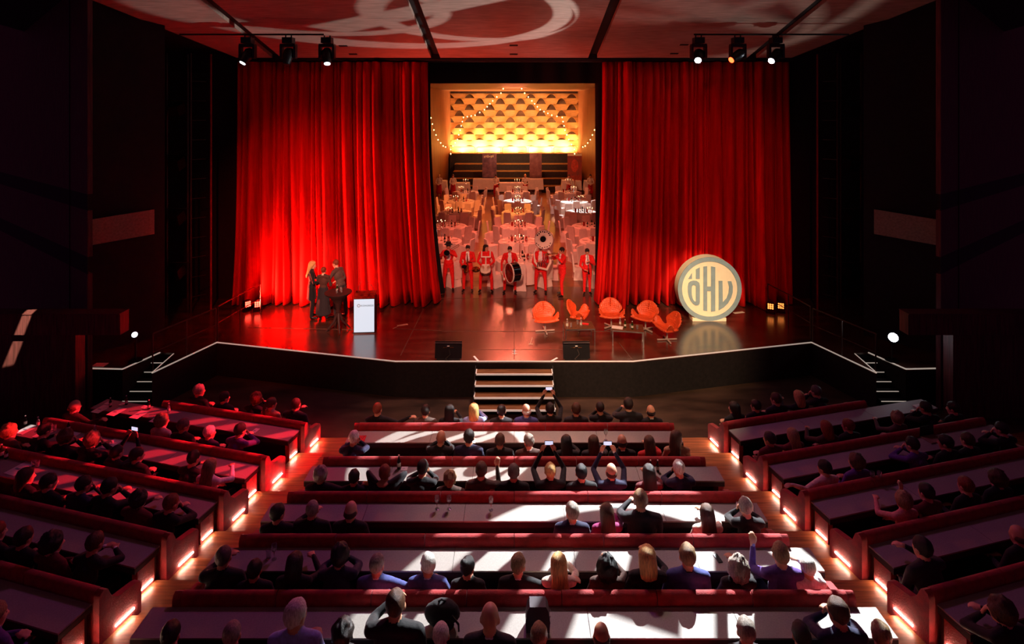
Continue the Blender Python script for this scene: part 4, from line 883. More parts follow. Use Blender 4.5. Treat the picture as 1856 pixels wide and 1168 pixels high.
foot = MB(); foot.box((0.17, 0, 0.035), (0.34, 0.045, 0.03)); foot = foot.mesh('star_leg', m_alu)
for i, (px, py, yaw, lab) in enumerate(((988, 601, 188, 'orange swan armchair facing the hall, nearest the centre line'), (1049, 593, 250, 'orange swan armchair turned sideways behind the coffee table'), (1108, 593, 176, 'orange swan armchair facing the hall behind both coffee tables'), (1170, 598, 148, 'orange swan armchair angled towards the table with green bottles'), (1209, 617, 105, 'orange swan armchair in profile next to the round logo'))):
    lab = lab.replace('nearest the centre line', 'at the band end of the row')
    c = thing('swan_chair', lab, 'armchair', P(px, py, 0), R(yaw), 'orange swan armchairs')
    c.scale = (0.82, 0.82, 0.86); put('shell', SW, c); put('pedestal', ped, c)
    for k in range(4): put('star_leg', foot, c, None, R(90 * k + 20 * i))
# ---- coffee tables and what stands on them
def coffee_table(px, py, rz, wd, dp, label):
    t = thing('coffee_table', label, 'table', P(px, py, 0), rz)
    MB().b2((-wd / 2, -dp / 2, 0.385), (wd / 2, dp / 2, 0.415)).build('table_top', m_tabletop, t)
    for x in (-1, 1):
        for y in (-1, 1): MB().b2((x * (wd / 2 - 0.012) - 0.01, y * (dp / 2 - 0.012) - 0.01, 0), (x * (wd / 2 - 0.012) + 0.01, y * (dp / 2 - 0.012) + 0.01, 0.385)).build('leg', m_steel, t)
    MB().b2((-wd / 2, -dp / 2 - 0.004, 0.383), (wd / 2, -dp / 2 - 0.0005, 0.418)).build('edge_trim', m_steel, t)
    return t
coffee_table(1049, 617, 0.05, 0.82, 0.55, 'low dark coffee table between the first two orange chairs')
coffee_table(1138, 621, -0.17, 0.84, 0.55, 'low dark coffee table with green bottles')
tz = lambda px, py: P(px, py, 0.4155)
for i, (x, y, kind) in enumerate(((1028, 594, 'b'), (1035, 593, 'g'), (1047, 588, 'g'), (1053, 592, 'b'))):
    (bottle if kind == 'b' else glass)(tz(x, y), f'{"small clear bottle" if kind == "b" else "tumbler"}, {ORD[i]} item from the band end on the first coffee table')
for i, (x, y, kind) in enumerate(((1124, 590, 'c'), (1133, 594, 'b'), (1143, 595, 'g'), (1146, 597, 'b'), (1155, 597, 'g'))):
    if kind == 'g': glass(tz(x, y), f'tumbler, {ORD[i]} item from the band end on the bottle table')
    else: bottle(tz(x, y), f'{"green" if kind == "b" else "clear"} bottle, {ORD[i]} item from the band end on the bottle table', m_greenglass if kind == 'b' else m_glass, 0.22)
o = MB().b2((-0.15, -0.1, 0), (0.15, 0.1, 0.008)).build('paper_stack', m_paper); o.location = tz(1119, 594); o.rotation_euler = (0, 0, -0.3); tag(o, 'white papers on the corner of the bottle table', 'papers')
o = MB().b2((-0.09, -0.05, 0), (0.09, 0.05, 0.02)).build('notepad', CL['bandred']); o.location = tz(1061, 588); o.rotation_euler = (0, 0, -0.3); tag(o, 'small red notepad on the first coffee table', 'notepad')
# ---- lectern with lit front
lc = thing('lectern', 'slim lectern with a glowing white KONGRESS front', 'lectern', P(660, 605, 0), R(4))
MB().b2((-0.30, 0.0, 0.02), (0.30, 0.35, 1.0)).build('body', m_plastic, lc)
scr = MB().b2((-0.285, -0.012, 0.045), (0.285, -0.0005, 0.985)).build('screen', m_screen, lc)
def txt(body, size, mt, parent, loc, rot=(R(90), 0, 0), name='lettering', ext=0.002):
    cu = bpy.data.curves.new('t', 'FONT'); cu.body = body; cu.size = size; cu.extrude = ext; cu.align_x = 'LEFT'; cu.space_character = 1.12
    o = bpy.data.objects.new('t', cu); COL.objects.link(o); dg = bpy.context.evaluated_depsgraph_get(); me = bpy.data.meshes.new_from_object(o.evaluated_get(dg)); bpy.data.objects.remove(o); bpy.data.curves.remove(cu)
    me.materials.clear(); me.materials.append(mt); q = put(name, me, parent, loc); q.rotation_euler = rot; return q
txt('KONGRESS', 0.066, m_ink, scr, (-0.09, -0.0135, 0.782))
MB().lathe([(0.028, -0.001), (0.045, -0.001), (0.045, 0.001), (0.028, 0.001)], 24, (0, 0, 0), 0, Matrix.Rotation(R(90), 3, 'X'), True).build('round_mark', m_inkgrey, scr, True).location = (-0.15, -0.0135, 0.805)
MB().add([(-0.3, 0.0, 1.0), (0.3, 0.0, 1.0), (0.3, 0.36, 1.09), (-0.3, 0.36, 1.09), (-0.3, 0.0, 1.03), (0.3, 0.0, 1.03), (0.3, 0.36, 1.12), (-0.3, 0.36, 1.12)], [(0, 1, 2, 3), (7, 6, 5, 4), (0, 4, 5, 1), (1, 5, 6, 2), (2, 6, 7, 3), (3, 7, 4, 0)]).build('reading_shelf', m_redhead, lc)
for s in (-1, 1): MB().tube([(s * 0.22, 0.3, 1.08), (s * 0.2, 0.2, 1.28), (s * 0.1, 0.08, 1.46)], 0.006, 6).build('gooseneck_microphone', m_steel, lc, True)
MB().b2((-0.31, -0.02, 0), (0.31, 0.36, 0.02)).build('foot_plate', m_steel, lc)
# ---- bar table with stretch cover
bt = thing('bar_table', 'round bar table in a dark brown stretch cover with three splayed legs', 'table', P(613, 599, 0))
MB().lathe([(0.03, 0.40), (0.05, 0.55), (0.10, 0.78), (0.22, 0.97), (0.36, 1.07), (0.37, 1.10), (0.001, 1.105)], 24).build('stretch_cover', m_cover, bt, True, 50)
MB().lathe([(0.365, 1.096), (0.385, 1.10), (0.385, 1.115), (0.001, 1.12)], 28).build('table_top', m_cover, bt, True, 50)
for k in range(4):
    a = R(25 + 90 * k); MB().tube([(0.03 * math.cos(a), 0.03 * math.sin(a), 0.5), (0.12 * math.cos(a), 0.12 * math.sin(a), 0.26), (0.34 * math.cos(a), 0.34 * math.sin(a), 0.02)], [0.05, 0.035, 0.018], 8).build('leg', m_cover, bt, True)
bz = P(613, 599, 0) + V3((0, 0, 1.12))
for i, (dx, dy, kd) in enumerate(((-0.03, 0.0, 'b'), (0.05, 0.08, 'g'), (0.10, -0.02, 'g'), (0.0, -0.1, 'g'))):
    (bottle if kd == 'b' else glass)(bz + V3((dx, dy, 0)), f'{"bottle with green label" if kd == "b" else ["", "rear tumbler", "middle tumbler", "front tumbler"][i]} standing on the brown bar table', *((m_greenglass, 0.2) if kd == 'b' else ()))
# ---- confidence monitors at the stage edge
for i, (px, lab) in enumerate(((812, 'lectern side'), (1045.5, 'logo side'))):
    mo = thing('stage_monitor', f'flat black stage monitor at the front edge, {lab} of the stairs', 'monitor', P(px, 654, 0) + V3((0, 0.05, 0)), R(2 if i else -1))
    M = Matrix.Rotation(R(-14), 3, 'X')
    MB().box((0, 0.06, 0.23), (0.69, 0.05, 0.42), 0, M).build('housing', m_plastic, mo); MB().box((0, 0.002, 0.43), (0.69, 0.02, 0.012), 0, M).build('top_trim', m_steel, mo)
    MB().box((0, 0.022, 0.34), (0.06, 0.02, 0.02), 0, M).build('badge', m_paper, mo)
    for x in (-0.08, 0.09): MB().box((x, 0.027, 0.30), (0.1, 0.02, 0.012), 0, M).build('port_strip', m_brass, mo)
    MB().tube([(0.02, 0.0, 0.26), (0.06, -0.06, 0.16), (-0.06, -0.08, 0.05), (-0.02, -0.05, 0.012)], 0.008, 6).build('cable', m_rail, mo, True)
    MB().b2((-0.3, -0.01, 0), (0.3, 0.22, 0.03)).build('stand', m_plastic, mo)
# ---- floods at the curtain ends
def flood(px, py, yaw, lens, label, light=None):
    p = P(px, py, 0); t = thing('led_flood', label, 'stage light', p, yaw)
    MB().b2((-0.10, -0.05, 0.12), (0.10, 0.09, 0.34)).build('housing', m_plastic, t)
    for i in range(3):
        for j in range(3): MB().lathe([(0.026, 0), (0.026, 0.012), (0.001, 0.014)], 10, (-0.06 + i * 0.06, -0.05, 0.17 + j * 0.06), 0, Matrix.Rotation(R(90), 3, 'X')).build('led', lens, t)
    for s in (-1, 1): MB().b2((s * 0.115 - 0.01, -0.01, 0.0), (s * 0.115 + 0.01, 0.03, 0.25)).build('bracket', m_plastic, t)
    MB().b2((-0.13, -0.06, 0), (0.13, 0.1, 0.015)).build('base', m_plastic, t)
    return p
a = flood(448, 564, R(52), m_lens_redhot, 'glowing red floor flood by the curtain edge, outer of two on the lectern side'); b = flood(467, 564, R(24), m_lens_redhot, 'glowing red floor flood by the curtain edge, inner of two on the lectern side')
flood(1397, 568, R(-30), m_lens_amber, 'amber floor flood, inner of two on the logo side'); flood(1415, 567, R(-20), m_lens_amber, 'amber floor flood, outer of two on the logo side')
spot('light_red_flood', a + V3((0.25, -0.45, 0.3)), (-6.8, 18.5, 1.6), 100, 2600, (1, 0.075, 0.04), 1.0, 0.1)
spot('light_red_flood', b + V3((0.3, -0.5, 0.3)), (-5.0, 18.5, 2.0), 95, 2900, (1, 0.075, 0.04), 1.0, 0.1)
# ---- moving heads and their bars
BARY, BARZ = 15.5, 8.50
def bar(x0, x1, y, z, label): tag(MB().tube([(x0, y, z), (x1, y, z)], 0.025, 8).build('lighting_bar', m_black, None, True), label, 'lighting bar')
def moving_head(px, py, tgt, lens, label, top_py=70):
    y = BARY; x = (px - CX) * y / FPX; zt = BARZ
    t = thing('moving_head', label, 'stage light', (x, y, zt))
    MB().b2((-0.14, -0.12, -0.22), (0.14, 0.12, -0.06)).build('base', m_plastic, t)
    for s in (-1, 1): MB().tube([(s * 0.08, 0, -0.06), (s * 0.08, 0, 0.003)], 0.02, 6).build('clamp', m_plastic, t)
    yk = MB(); yk.b2((-0.21, -0.09, -0.32), (0.21, 0.09, -0.24))
    for s in (-1, 1): yk.b2((s * 0.19 - 0.03, -0.08, -0.64), (s * 0.19 + 0.03, 0.08, -0.28))
    yk.build('yoke', m_plastic, t)
    c = V3((0, 0, -0.56)); d = (V3(tgt) - (V3((x, y, zt)) + c)).normalized(); q = V3((0, 0, -1)).rotation_difference(d).to_matrix()
    MB().lathe([(0.10, 0.20), (0.14, 0.14), (0.145, -0.02), (0.12, -0.12), (0.10, -0.26), (0.09, -0.26)], 18, c, 0, q).build('head', m_plastic, t, True)
    le = MB().lathe([(0.085, 0.0), (0.085, -0.012), (0.001, -0.016)], 18, c + d * 0.262, 0, q).build('lens', lens, t, True)
    return V3((x, y, zt)) + c + d * 0.32
bar(-9.4, -5.35, BARY, BARZ + 0.03, 'dark lighting bar under the ceiling, lectern side'); bar(5.05, 9.4, BARY, BARZ + 0.03, 'dark lighting bar under the ceiling, logo side')
TA, TB, TC = V3((1.3, 5.8, 0.4)), V3((-1.2, 10.15, -0.05)), V3((-6.1, 10.7, 0.05))
l1 = moving_head(449, 112, (-10.5, 11.8, 0.6), m_lens_small, 'moving head lamp with a bright tilted lens, outer end of the lectern-side bar')
moving_head(523, 112, (-7.2, 13.5, 1.0), m_plastic, 'dark moving head lamp, middle of the lectern-side bar')
l3 = moving_head(593, 112, (-4.0, 12.0, 0.0), m_lens_small, 'moving head lamp with lit lens, stairs end of the lectern-side bar')
l4 = moving_head(1266, 112, TA, m_lens, 'moving head lamp with white lens, stairs end of the logo-side bar')
l5 = moving_head(1337, 100, TC, m_lens_red, 'moving head lamp with glowing red lens')
l6 = moving_head(1406, 100, TB, m_lens, 'moving head lamp with dazzling white lens, outer end of the logo-side bar')
spot('light_gobo_main', l4 + (TA - l4).normalized() * 0.06, TA, 30, 26000, (0.93, 0.97, 1), 0.05, 0.012, gobo='logo', soft=0.025, roll=0, aspect=1.25)
spot('light_gobo_front', l6 + (TB - l6).normalized() * 0.06, TB, 13.5, 24000, (0.93, 0.97, 1), 0.05, 0.012, gobo='logo', soft=0.03, roll=0, aspect=1.2)
spot('light_gobo_red', l5 + (TC - l5).normalized() * 0.06, TC, 15.5, 26000, (1, 0.02, 0.04), 0.05, 0.012, gobo='logo', soft=0.03, roll=0)
spot('light_gobo_wall', l1, (-10.2, 11.0, -0.1), 8, 3000, (0.92, 0.97, 1), 0.05, 0.03, gobo='logo', soft=0.08, roll=40)
# ---- bright lamps standing on the side platforms
for s, px, py, lens, lab in ((-1, 244, 607, m_lens_small, 'small lit floor lamp on the side platform, lectern side'), (1, 1619, 612, m_lens, 'dazzling white lamp on the side platform, logo side')):
    p = P(px, py, Y=14.05); t = thing('platform_lamp', lab, 'stage light', (p.x, p.y, 0)); d = (V3((0, 0, CH)) - p).normalized(); q = V3((0, 0, -1)).rotation_difference(d).to_matrix()
    c = V3((0, 0, p.z)); rr = 0.11 if s > 0 else 0.07
    MB().lathe([(rr * 0.7, 0.24), (rr * 1.1, 0.16), (rr * 1.1, 0.0), (rr * 1.0, 0.0)], 18, c, 0, q).build('housing', m_plastic, t, True); MB().lathe([(rr * 0.95, -0.002), (rr * 0.9, -0.02), (0.001, -0.026)], 18, c, 0, q).build('lens', lens, t, True)
    MB().tube([(0, 0.05, 0), (0, 0.05, p.z - rr * 0.6)], 0.02, 8).build('stand', m_plastic, t); MB().lathe([(0.16, 0), (0.16, 0.02), (0.001, 0.025)], 16, (0, 0.05, 0)).build('base', m_plastic, t)
spot('light_ceiling_gobo', (9.6, 14.2, 0.8), (-2.3, 14.7, 9.0), 24, 6500, (0.9, 0.97, 0.95), 0.1, 0.015, gobo='rings', soft=0.03, roll=30)
spot('light_ceiling_gobo_wide', (9.4, 14.3, 0.8), (5.0, 14.6, 9.1), 62, 420, (0.95, 0.92, 0.85), 0.3, 0.03, gobo='rings', soft=0.1, roll=-35)
spot('light_ceiling_red', (-8.4, 15.6, 0.4), (-5.5, 15.4, 8.8), 80, 260, (1, 0.03, 0.04), 0.9, 0.1)
spot('light_ceiling_red_two', (6.5, 17.6, 0.4), (3.5, 15.6, 8.8), 100, 130, (1, 0.12, 0.10), 0.9, 0.1)
o = MB().b2((-0.15, -0.1, 0), (0.15, 0.1, 0.012)).build('paper_sheet', m_paper); o.location = (P(181, 662, 0)); tag(o, 'single sheet on the black side platform, lectern side', 'paper')
# ---- lighting towers in the wings
for s, lab in ((-1, 'lectern side'), (1, 'logo side')):
    t = thing('lighting_tower', f'tall dark metal lighting tower in the wings, {lab}', 'lighting tower')
    for px in (303, 330, 346, 373):
        x = s * (CX - px) * 17.4 / FPX; y = 17.4 + (0.3 if px in (330, 373) else 0)
        MB().tube([(x, y, 0), (x, y, 8.2)], 0.03, 6).build('post', m_rail if px != 373 else mat('red_post', (0.55, 0.10, 0.10), 0.4, var=0.1), t)
    for i in range(12):
        z = 0.5 + i * 0.62; x0, x1 = s * (CX - 346) * 17.4 / FPX, s * (CX - 373) * 17.7 / FPX
        MB().tube([(x0, 17.4, z), (x1, 17.7, z)], 0.012, 6).build('rung', m_rail, t)
    for i in range(4):
        z = 1.6 + i * 1.7; x0, x1 = s * (CX - 303) * 17.4 / FPX, s * (CX - 346) * 17.4 / FPX
        MB().tube([(x0, 17.38, z), (x1, 17.38, z)], 0.014, 6).build('cross_bar', m_rail, t)
        xm = (x0 + x1) / 2
        MB().box((xm, 17.3, z - 0.28), (0.3, 0.4, 0.34), 0, Matrix.Rotation(R(20), 3, 'X')).build('lamp_housing', m_plastic, t)
# ---- three people meeting behind the bar table
def standing(h=1.0, arms=None, yaw=0, pitch=0, roll=0, w=1.0, lean=(0, 0), step=0.0, dress=None, coat=None, hk=1.0, sw=0.19, bare=False, hands=(0.5, 0.5), spread=0.11, shirt=False):
    lx, ly = lean
    J = dict(pel=(0, 0, 0.95), ch=(lx * 0.6, ly * 0.6, 1.25), nk=(lx, ly, 1.465), hc=(lx * 1.15, ly * 1.2 + 0.03, 1.60), sl=(-sw + lx * 0.9, ly * 0.9, 1.405), sr=(sw + lx * 0.9, ly * 0.9, 1.405),
             hl_=(-0.095, 0, 0.92), hr_=(0.095, 0, 0.92), kl=(-spread, 0.03 + step, 0.5), kr=(spread, 0.03 - step, 0.5), al=(-spread - 0.01, step, 0.09), ar=(spread + 0.01, -step, 0.09), tl=(-spread - 0.05, 0.16 + step, 0.045), tr=(spread + 0.05, 0.16 - step, 0.045))
    J.update(arms or dict(el=(-0.27, -0.01, 1.13), wl=(-0.25, 0.08, 0.88), er=(0.27, -0.01, 1.13), wr=(0.25, 0.08, 0.88)))
    return human(J, w, hk, yaw, pitch, roll, True, 0.0115, dress, coat, shirt, bare=bare, hands=hands)
fa = standing(arms=dict(el=(-0.24, 0.08, 1.13), wl=(-0.12, 0.3, 1.08), er=(0.24, 0.08, 1.13), wr=(0.1, 0.32, 1.08)), yaw=0, pitch=-10, w=0.86, sw=0.165, coat=(0.95, 0.62, 0.17, 0.20, 1))
person(fa, P(565, 577, 0), R(-75), 'person in a knee-length black coat facing the guest in a long dress', 'black', 'black', None, 'long', 'blond', 0, 1.02)
fb = standing(arms=dict(el=(-0.25, 0.08, 1.12), wl=(-0.2, 0.3, 1.12), er=(0.24, 0.05, 1.12), wr=(0.14, 0.26, 1.1)), pitch=6, w=0.88, sw=0.165, dress=(1.0, 0.22, 0.17, 0.26, 2))
person(fb, P(586, 579, 0), R(-8), 'person in a long dark dress and cardigan seen from behind, between two others', 'brown', 'charcoal', 'cream', 'short', 'red', 0, 0.93)
fc = standing(arms=dict(el=(-0.22, 0.28, 1.13), wl=(-0.12, 0.52, 1.2), er=(0.24, 0.04, 1.12), wr=(0.10, 0.24, 1.04)), lean=(0, 0.14), pitch=-14, step=0.1, coat=(0.95, 0.78, 0.17, 0.185, 1))
person(fc, P(618, 575, 0), R(72), 'person in a grey suit leaning to embrace the guest in the long dress', 'taupe', 'charcoal', 'white', 'crop', 'red', 0, 1.02)
# ---- brass band in red suits (facing the hall)
def band(i, px, py, fig, label, hair='short', hcol='dark', sc=1.03, collar='white', rz=180, top='bandred', skin=1):
    return person(fig, P(px, py, 0), R(rz), label, top, 'bandred', collar, hair, hcol, skin, sc, group='brass band in red suits')
HORN = dict(el=(-0.30, 0.16, 1.28), wl=(-0.07, 0.30, 1.46), er=(0.30, 0.18, 1.25), wr=(0.06, 0.36, 1.45), hl=(0.5, 0.5, 0.3), hr=(-0.5, 0.5, 0.3))
LOW = dict(el=(-0.27, 0.10, 1.14), wl=(-0.07, 0.27, 1.20), er=(0.27, 0.10, 1.10), wr=(0.12, 0.26, 0.98), hl=(0.6, 0.5, 0.1), hr=(-0.6, 0.5, 0.0))
DRUM = dict(el=(-0.30, 0.06, 1.12), wl=(-0.14, 0.27, 1.02), er=(0.30, 0.06, 1.12), wr=(0.14, 0.27, 1.02), hl=(0.4, 0.8, -0.2), hr=(-0.4, 0.8, -0.2))
bx = [(813, 526), (848, 528), (881, 529), (924, 530), (980, 530), (1019, 536), (1064, 533)]
band(0, *bx[0], standing(arms=HORN, spread=0.15, pitch=4, w=1.1, shirt=True, coat=(0.95, 0.85, 0.17, 0.18, 1)), 'band musician in red suit and dark hat playing a trombone', 'short', 'black', 0.97)
band(1, *bx[1], standing(arms=LOW, spread=0.14, pitch=-6, w=1.1, shirt=True, coat=(0.95, 0.8, 0.17, 0.19, 1)), 'band musician in red suit playing a saxophone', sc=0.95)
band(2, *bx[2], standing(arms=DRUM, spread=0.2, yaw=38, w=1.1), 'band drummer in red suit with white snare harness, head turned aside', 'bob', 'dark', 0.97)
band(3, *bx[3], standing(arms=dict(el=(-0.28, 0.16, 1.14), wl=(-0.12, 0.36, 1.15), er=(0.30, 0.06, 1.12), wr=(0.30, 0.26, 0.86)), spread=0.19, w=1.1, shirt=True, coat=(0.95, 0.8, 0.17, 0.19, 1)), 'band drummer in red suit carrying the black bass drum', 'short', 'dark', 0.94)
band(4, *bx[4], standing(arms=LOW, spread=0.17, w=1.2, shirt=True, lean=(0.0, -0.03), roll=4, coat=(0.95, 0.78, 0.19, 0.21, 1)), 'stout band musician in red suit inside the sousaphone', 'short', 'brown', 0.97, rz=168)
band(5, *bx[5], standing(arms=HORN, spread=0.15, step=0.08, w=1.1, shirt=True, coat=(0.95, 0.8, 0.17, 0.19, 1)), 'band musician in red suit playing a trumpet in profile', 'short', 'dark', 0.97, rz=112)
band(6, *bx[6], standing(arms=dict(LOW, wl=(-0.06, 0.25, 1.3), hl=(0.5, 0.5, 0.2)), spread=0.1, w=1.08, shirt=True, pitch=-4, coat=(0.95, 0.8, 0.16, 0.17, 1)), 'band musician in red suit with a clarinet beside the curtain', 'short', 'black', 0.92)
BS = [0.97, 0.95, 0.97, 0.94, 0.97, 0.97, 0.92]
def wpt(i, x, y, z, sc=1.0, rz=180):
    sc = BS[i]
    return P(*bx[i], 0) + Matrix.Rotation(R(rz), 3, 'Z') @ (V3((x, y, z)) * sc)
# hat
p = wpt(0, 0, 0.02, 1.69, 1.06); h = thing('hat', 'dark brimmed hat on the trombone player', 'hat', p); MB().lathe([(0.15, -0.01), (0.15, 0.005), (0.1, 0.01)], 20).build('brim', CL['black'], h, True); MB().lathe([(0.098, 0.005), (0.095, 0.08), (0.07, 0.1), (0.001, 0.095)], 20).build('crown', CL['black'], h, True)
# trombone: bell to the hall, slide out to the side
p = wpt(0, 0, 0.2, 1.5, 1.06); t = thing('trombone', 'silver trombone with its bell towards the hall', 'trombone', p)
MB().lathe([(0.105, -0.34), (0.102, -0.335), (0.06, -0.26), (0.028, -0.15), (0.014, 0.0), (0.012, 0.28), (0.009, 0.28), (0.011, 0.0), (0.025, -0.15), (0.056, -0.262), (0.098, -0.335)], 20, (0, 0, 0.0), 0, Matrix.Rotation(R(-90), 3, 'X'), True).build('bell', m_silver, t, True)
MB().lathe([(0.098, -0.33), (0.05, -0.25), (0.02, -0.16), (0.001, -0.15)], 20, (0, 0, 0.0), 0, Matrix.Rotation(R(-90), 3, 'X')).build('throat_shade', m_ink, t, True)  # dark cone painted in for the shade inside the bell
for q in (-0.03, 0.03): MB().tube([(0.03, 0.1, q), (0.12, -0.1, 0.05 + q), (0.42, -0.42, 0.28 + q)], 0.008, 6).build('slide_tube', m_brass, t, True)
MB().tube([(0.42, -0.42, 0.25), (0.44, -0.44, 0.28), (0.42, -0.42, 0.31)], 0.009, 6).build('slide_bow', m_brass, t, True)
# saxophone
p = wpt(1, 0, 0.3, 0); t = thing('saxophone', 'brass saxophone with upturned bell', 'saxophone', p)
MB().tube([(0, 0.02, 1.42), (0.0, -0.04, 1.44), (0.0, -0.06, 1.38), (0.02, -0.06, 1.1), (0.03, -0.06, 0.86), (0.0, -0.08, 0.77), (-0.06, -0.10, 0.78), (-0.09, -0.11, 0.9)], [0.008, 0.01, 0.014, 0.024, 0.034, 0.04, 0.046, 0.05], 10).build('body_tube', m_brass, t, True)
Mx = Matrix.Rotation(R(28), 3, 'X'); MB().lathe([(0.05, 0.0), (0.062, 0.06), (0.095, 0.12), (0.09, 0.12), (0.05, 0.07), (0.001, 0.05)], 18, (-0.09, -0.11, 0.89), 0, Mx).build('bell', m_brass, t, True)
MB().lathe([(0.08, 0.112), (0.001, 0.108)], 16, (-0.09, -0.11, 0.89), 0, Mx).build('opening_shade', m_ink, t)  # dark disc painted in for shade within the upturned bell
for k in range(5): MB().ell((0.03, -0.09, 1.22 - k * 0.08), (0.014, 0.012, 0.014), 8, 6).build('key', m_silver, t, True)
# snare drum with harness and side cymbal
p = wpt(2, 0, 0.36, 0); t = thing('snare_drum', 'white-topped marching snare drum', 'drum', p); Md = Matrix.Rotation(R(28), 3, 'X')
MB().lathe([(0.175, -0.12), (0.18, -0.12), (0.18, 0.0), (0.001, 0.0)], 24, (0, 0, 0.88), 0, Md).build('shell', m_silver, t, True, 50); MB().lathe([(0.172, 0.001), (0.17, 0.006), (0.001, 0.006)], 24, (0, 0, 0.88), 0, Md).build('drum_head', m_drumhead, t, True)
for z in (-0.125, -0.005): MB().lathe([(0.182, z), (0.19, z), (0.19, z + 0.02), (0.182, z + 0.02)], 24, (0, 0, 0.88), 0, Md, True).build('hoop', m_drumblack if z < -0.1 else m_white, t, True)
for k in range(8): a2 = 2 * math.pi * k / 8; MB().tube([V3((0, 0, 0.88)) + Md @ V3((0.188 * math.cos(a2), 0.188 * math.sin(a2), -0.11)), V3((0, 0, 0.88)) + Md @ V3((0.188 * math.cos(a2), 0.188 * math.sin(a2), 0.0))], 0.008, 6).build('lug', m_silver, t)
hn = thing('drum_harness', 'white T-shaped drum harness over the red jacket', 'harness', wpt(2, 0, 0.0, 0))
for a, b in (((-0.15, -0.08, 1.46), (-0.15, -0.16, 1.27)), ((0.15, -0.08, 1.46), (0.15, -0.16, 1.27)), ((-0.17, -0.16, 1.27), (0.17, -0.16, 1.27)), ((0, -0.17, 1.27), (0, -0.22, 0.98)), ((-0.16, -0.2, 1.0), (0.16, -0.2, 1.0))): MB().tube([a, b], 0.024, 8).build('harness_strap', m_white, hn, True)
cy = thing('cymbal', 'small tilted cymbal beside the snare drum', 'cymbal', wpt(2, 0.34, 0.32, 0.90)); MB().lathe([(0.15, 0.0), (0.15, 0.004), (0.04, 0.02), (0.02, 0.04), (0.001, 0.042)], 22, (0, 0, 0), 0, Matrix.Rotation(R(24), 3, 'X')).build('plate', m_brass, cy, True); MB().tube([(0, 0, 0.0), (-0.18, 0.02, -0.04)], 0.01, 6).build('arm', m_silver, cy)
for s in (-1, 1): o = tag(MB().tube([wpt(2, s * 0.16, 0.30, 1.0), wpt(2, s * 0.04, 0.5, 0.93)], [0.008, 0.006], 6).build('drumstick', m_white), f'drumstick in the {"cymbal" if s > 0 else "far"} hand of the snare drummer', 'drumstick')
# bass drum carried sideways
p = wpt(3, -0.14, 0.46, 0.88, 1.02); t = thing('bass_drum', 'black bass drum with pale hoops carried at the chest', 'drum', p, R(28)); Mb = Matrix.Rotation(R(90), 3, 'Y')
MB().lathe([(0.31, -0.16), (0.315, -0.16), (0.315, 0.16), (0.31, 0.16)], 32, (0, 0, 0), 0, Mb).build('shell', m_drumblack, t, True, 40)
for s in (-1, 1):
    MB().lathe([(0.312, s * 0.165), (0.001, s * 0.168)], 32, (0, 0, 0), 0, Mb).build('drum_head', m_redhead if s < 0 else m_drumhead, t)
    MB().lathe([(0.312, s * 0.16 - 0.02), (0.335, s * 0.16 - 0.02), (0.335, s * 0.16 + 0.02), (0.312, s * 0.16 + 0.02)], 32, (0, 0, 0), 0, Mb, True).build('hoop', m_white, t, True, 40)
for k in range(8): a2 = 2 * math.pi * k / 8; MB().tube([(-0.16, 0.33 * math.cos(a2), 0.33 * math.sin(a2)), (0.16, 0.33 * math.cos(a2), 0.33 * math.sin(a2))], 0.009, 6).build('tension_rod', m_silver, t)
ml = thing('drum_mallet', 'white-headed mallet held low beside the bass drum', 'mallet', (0, 0, 0)); a = wpt(3, 0.30, 0.30, 0.84); b = wpt(3, 0.2, 0.55, 0.66); MB().tube([a, b], 0.01, 6).build('handle', m_white, ml); MB().ell(b, (0.04, 0.04, 0.05), 10, 8).build('mallet_head', m_drumhead, ml, True)
# sousaphone
p = wpt(4, 0, 0, 0, 1.04); t = thing('sousaphone', 'sousaphone with a large white lettered bell above the player', 'sousaphone', p)
Ms = Matrix.Rotation(R(83), 3, 'X') @ Matrix.Rotation(R(8), 3, 'Y')
BC = V3((0.10, -0.22, 1.90))
MB().lathe([(0.33, 0.0), (0.325, 0.012), (0.29, -0.02), (0.2, -0.075), (0.12, -0.17), (0.075, -0.32), (0.06, -0.32), (0.105, -0.18), (0.17, -0.09), (0.28, -0.035), (0.322, 0.0)], 36, BC, 0, Ms, True).build('bell', m_white, t, True, 60)
MB().lathe([(0.105, -0.15), (0.001, -0.152)], 24, BC, 0, Ms).build('throat_shade', m_ink, t)  # dark disc stands in for the shade down the throat
MB().lathe([(0.322, 0.002), (0.335, 0.004), (0.335, 0.014), (0.322, 0.014)], 36, BC, 0, Ms, True).build('bell_rim', m_silver, t, True)
for k in range(16):                        # worn dark lettering along the upper and lower bell edge
    a2 = R((35 + k * 15.7) if k < 8 else (205 + (k - 8) * 18)); r0 = 0.262 + 0.012 * (k % 3)
    q = BC + Ms @ V3((r0 * math.cos(a2), r0 * math.sin(a2), -0.008)); MB().box(q, (0.035 + 0.01 * (k % 2), 0.045 if k < 8 else 0.03, 0.012), 0, Ms @ Matrix.Rotation(a2 + math.pi / 2, 3, 'Z')).build('lettering', m_ink, t)
coil = [(0.10, 0.03, 1.84), (0.16, 0.1, 1.62), (0.33, 0.06, 1.35), (0.34, -0.06, 1.05), (0.2, -0.24, 0.86), (-0.05, -0.32, 0.95), (-0.22, -0.28, 1.15), (-0.24, -0.16, 1.42), (-0.16, -0.10, 1.58)]
MB().tube(coil, [0.07, 0.062, 0.056, 0.05, 0.045, 0.04, 0.034, 0.028, 0.022], 12).build('body_coil', m_white, t, True)
for k in range(3): MB().tube([(-0.12 + k * 0.06, -0.36, 1.0), (-0.12 + k * 0.06, -0.36, 1.16)], 0.02, 8).build('valve', m_silver, t, True)
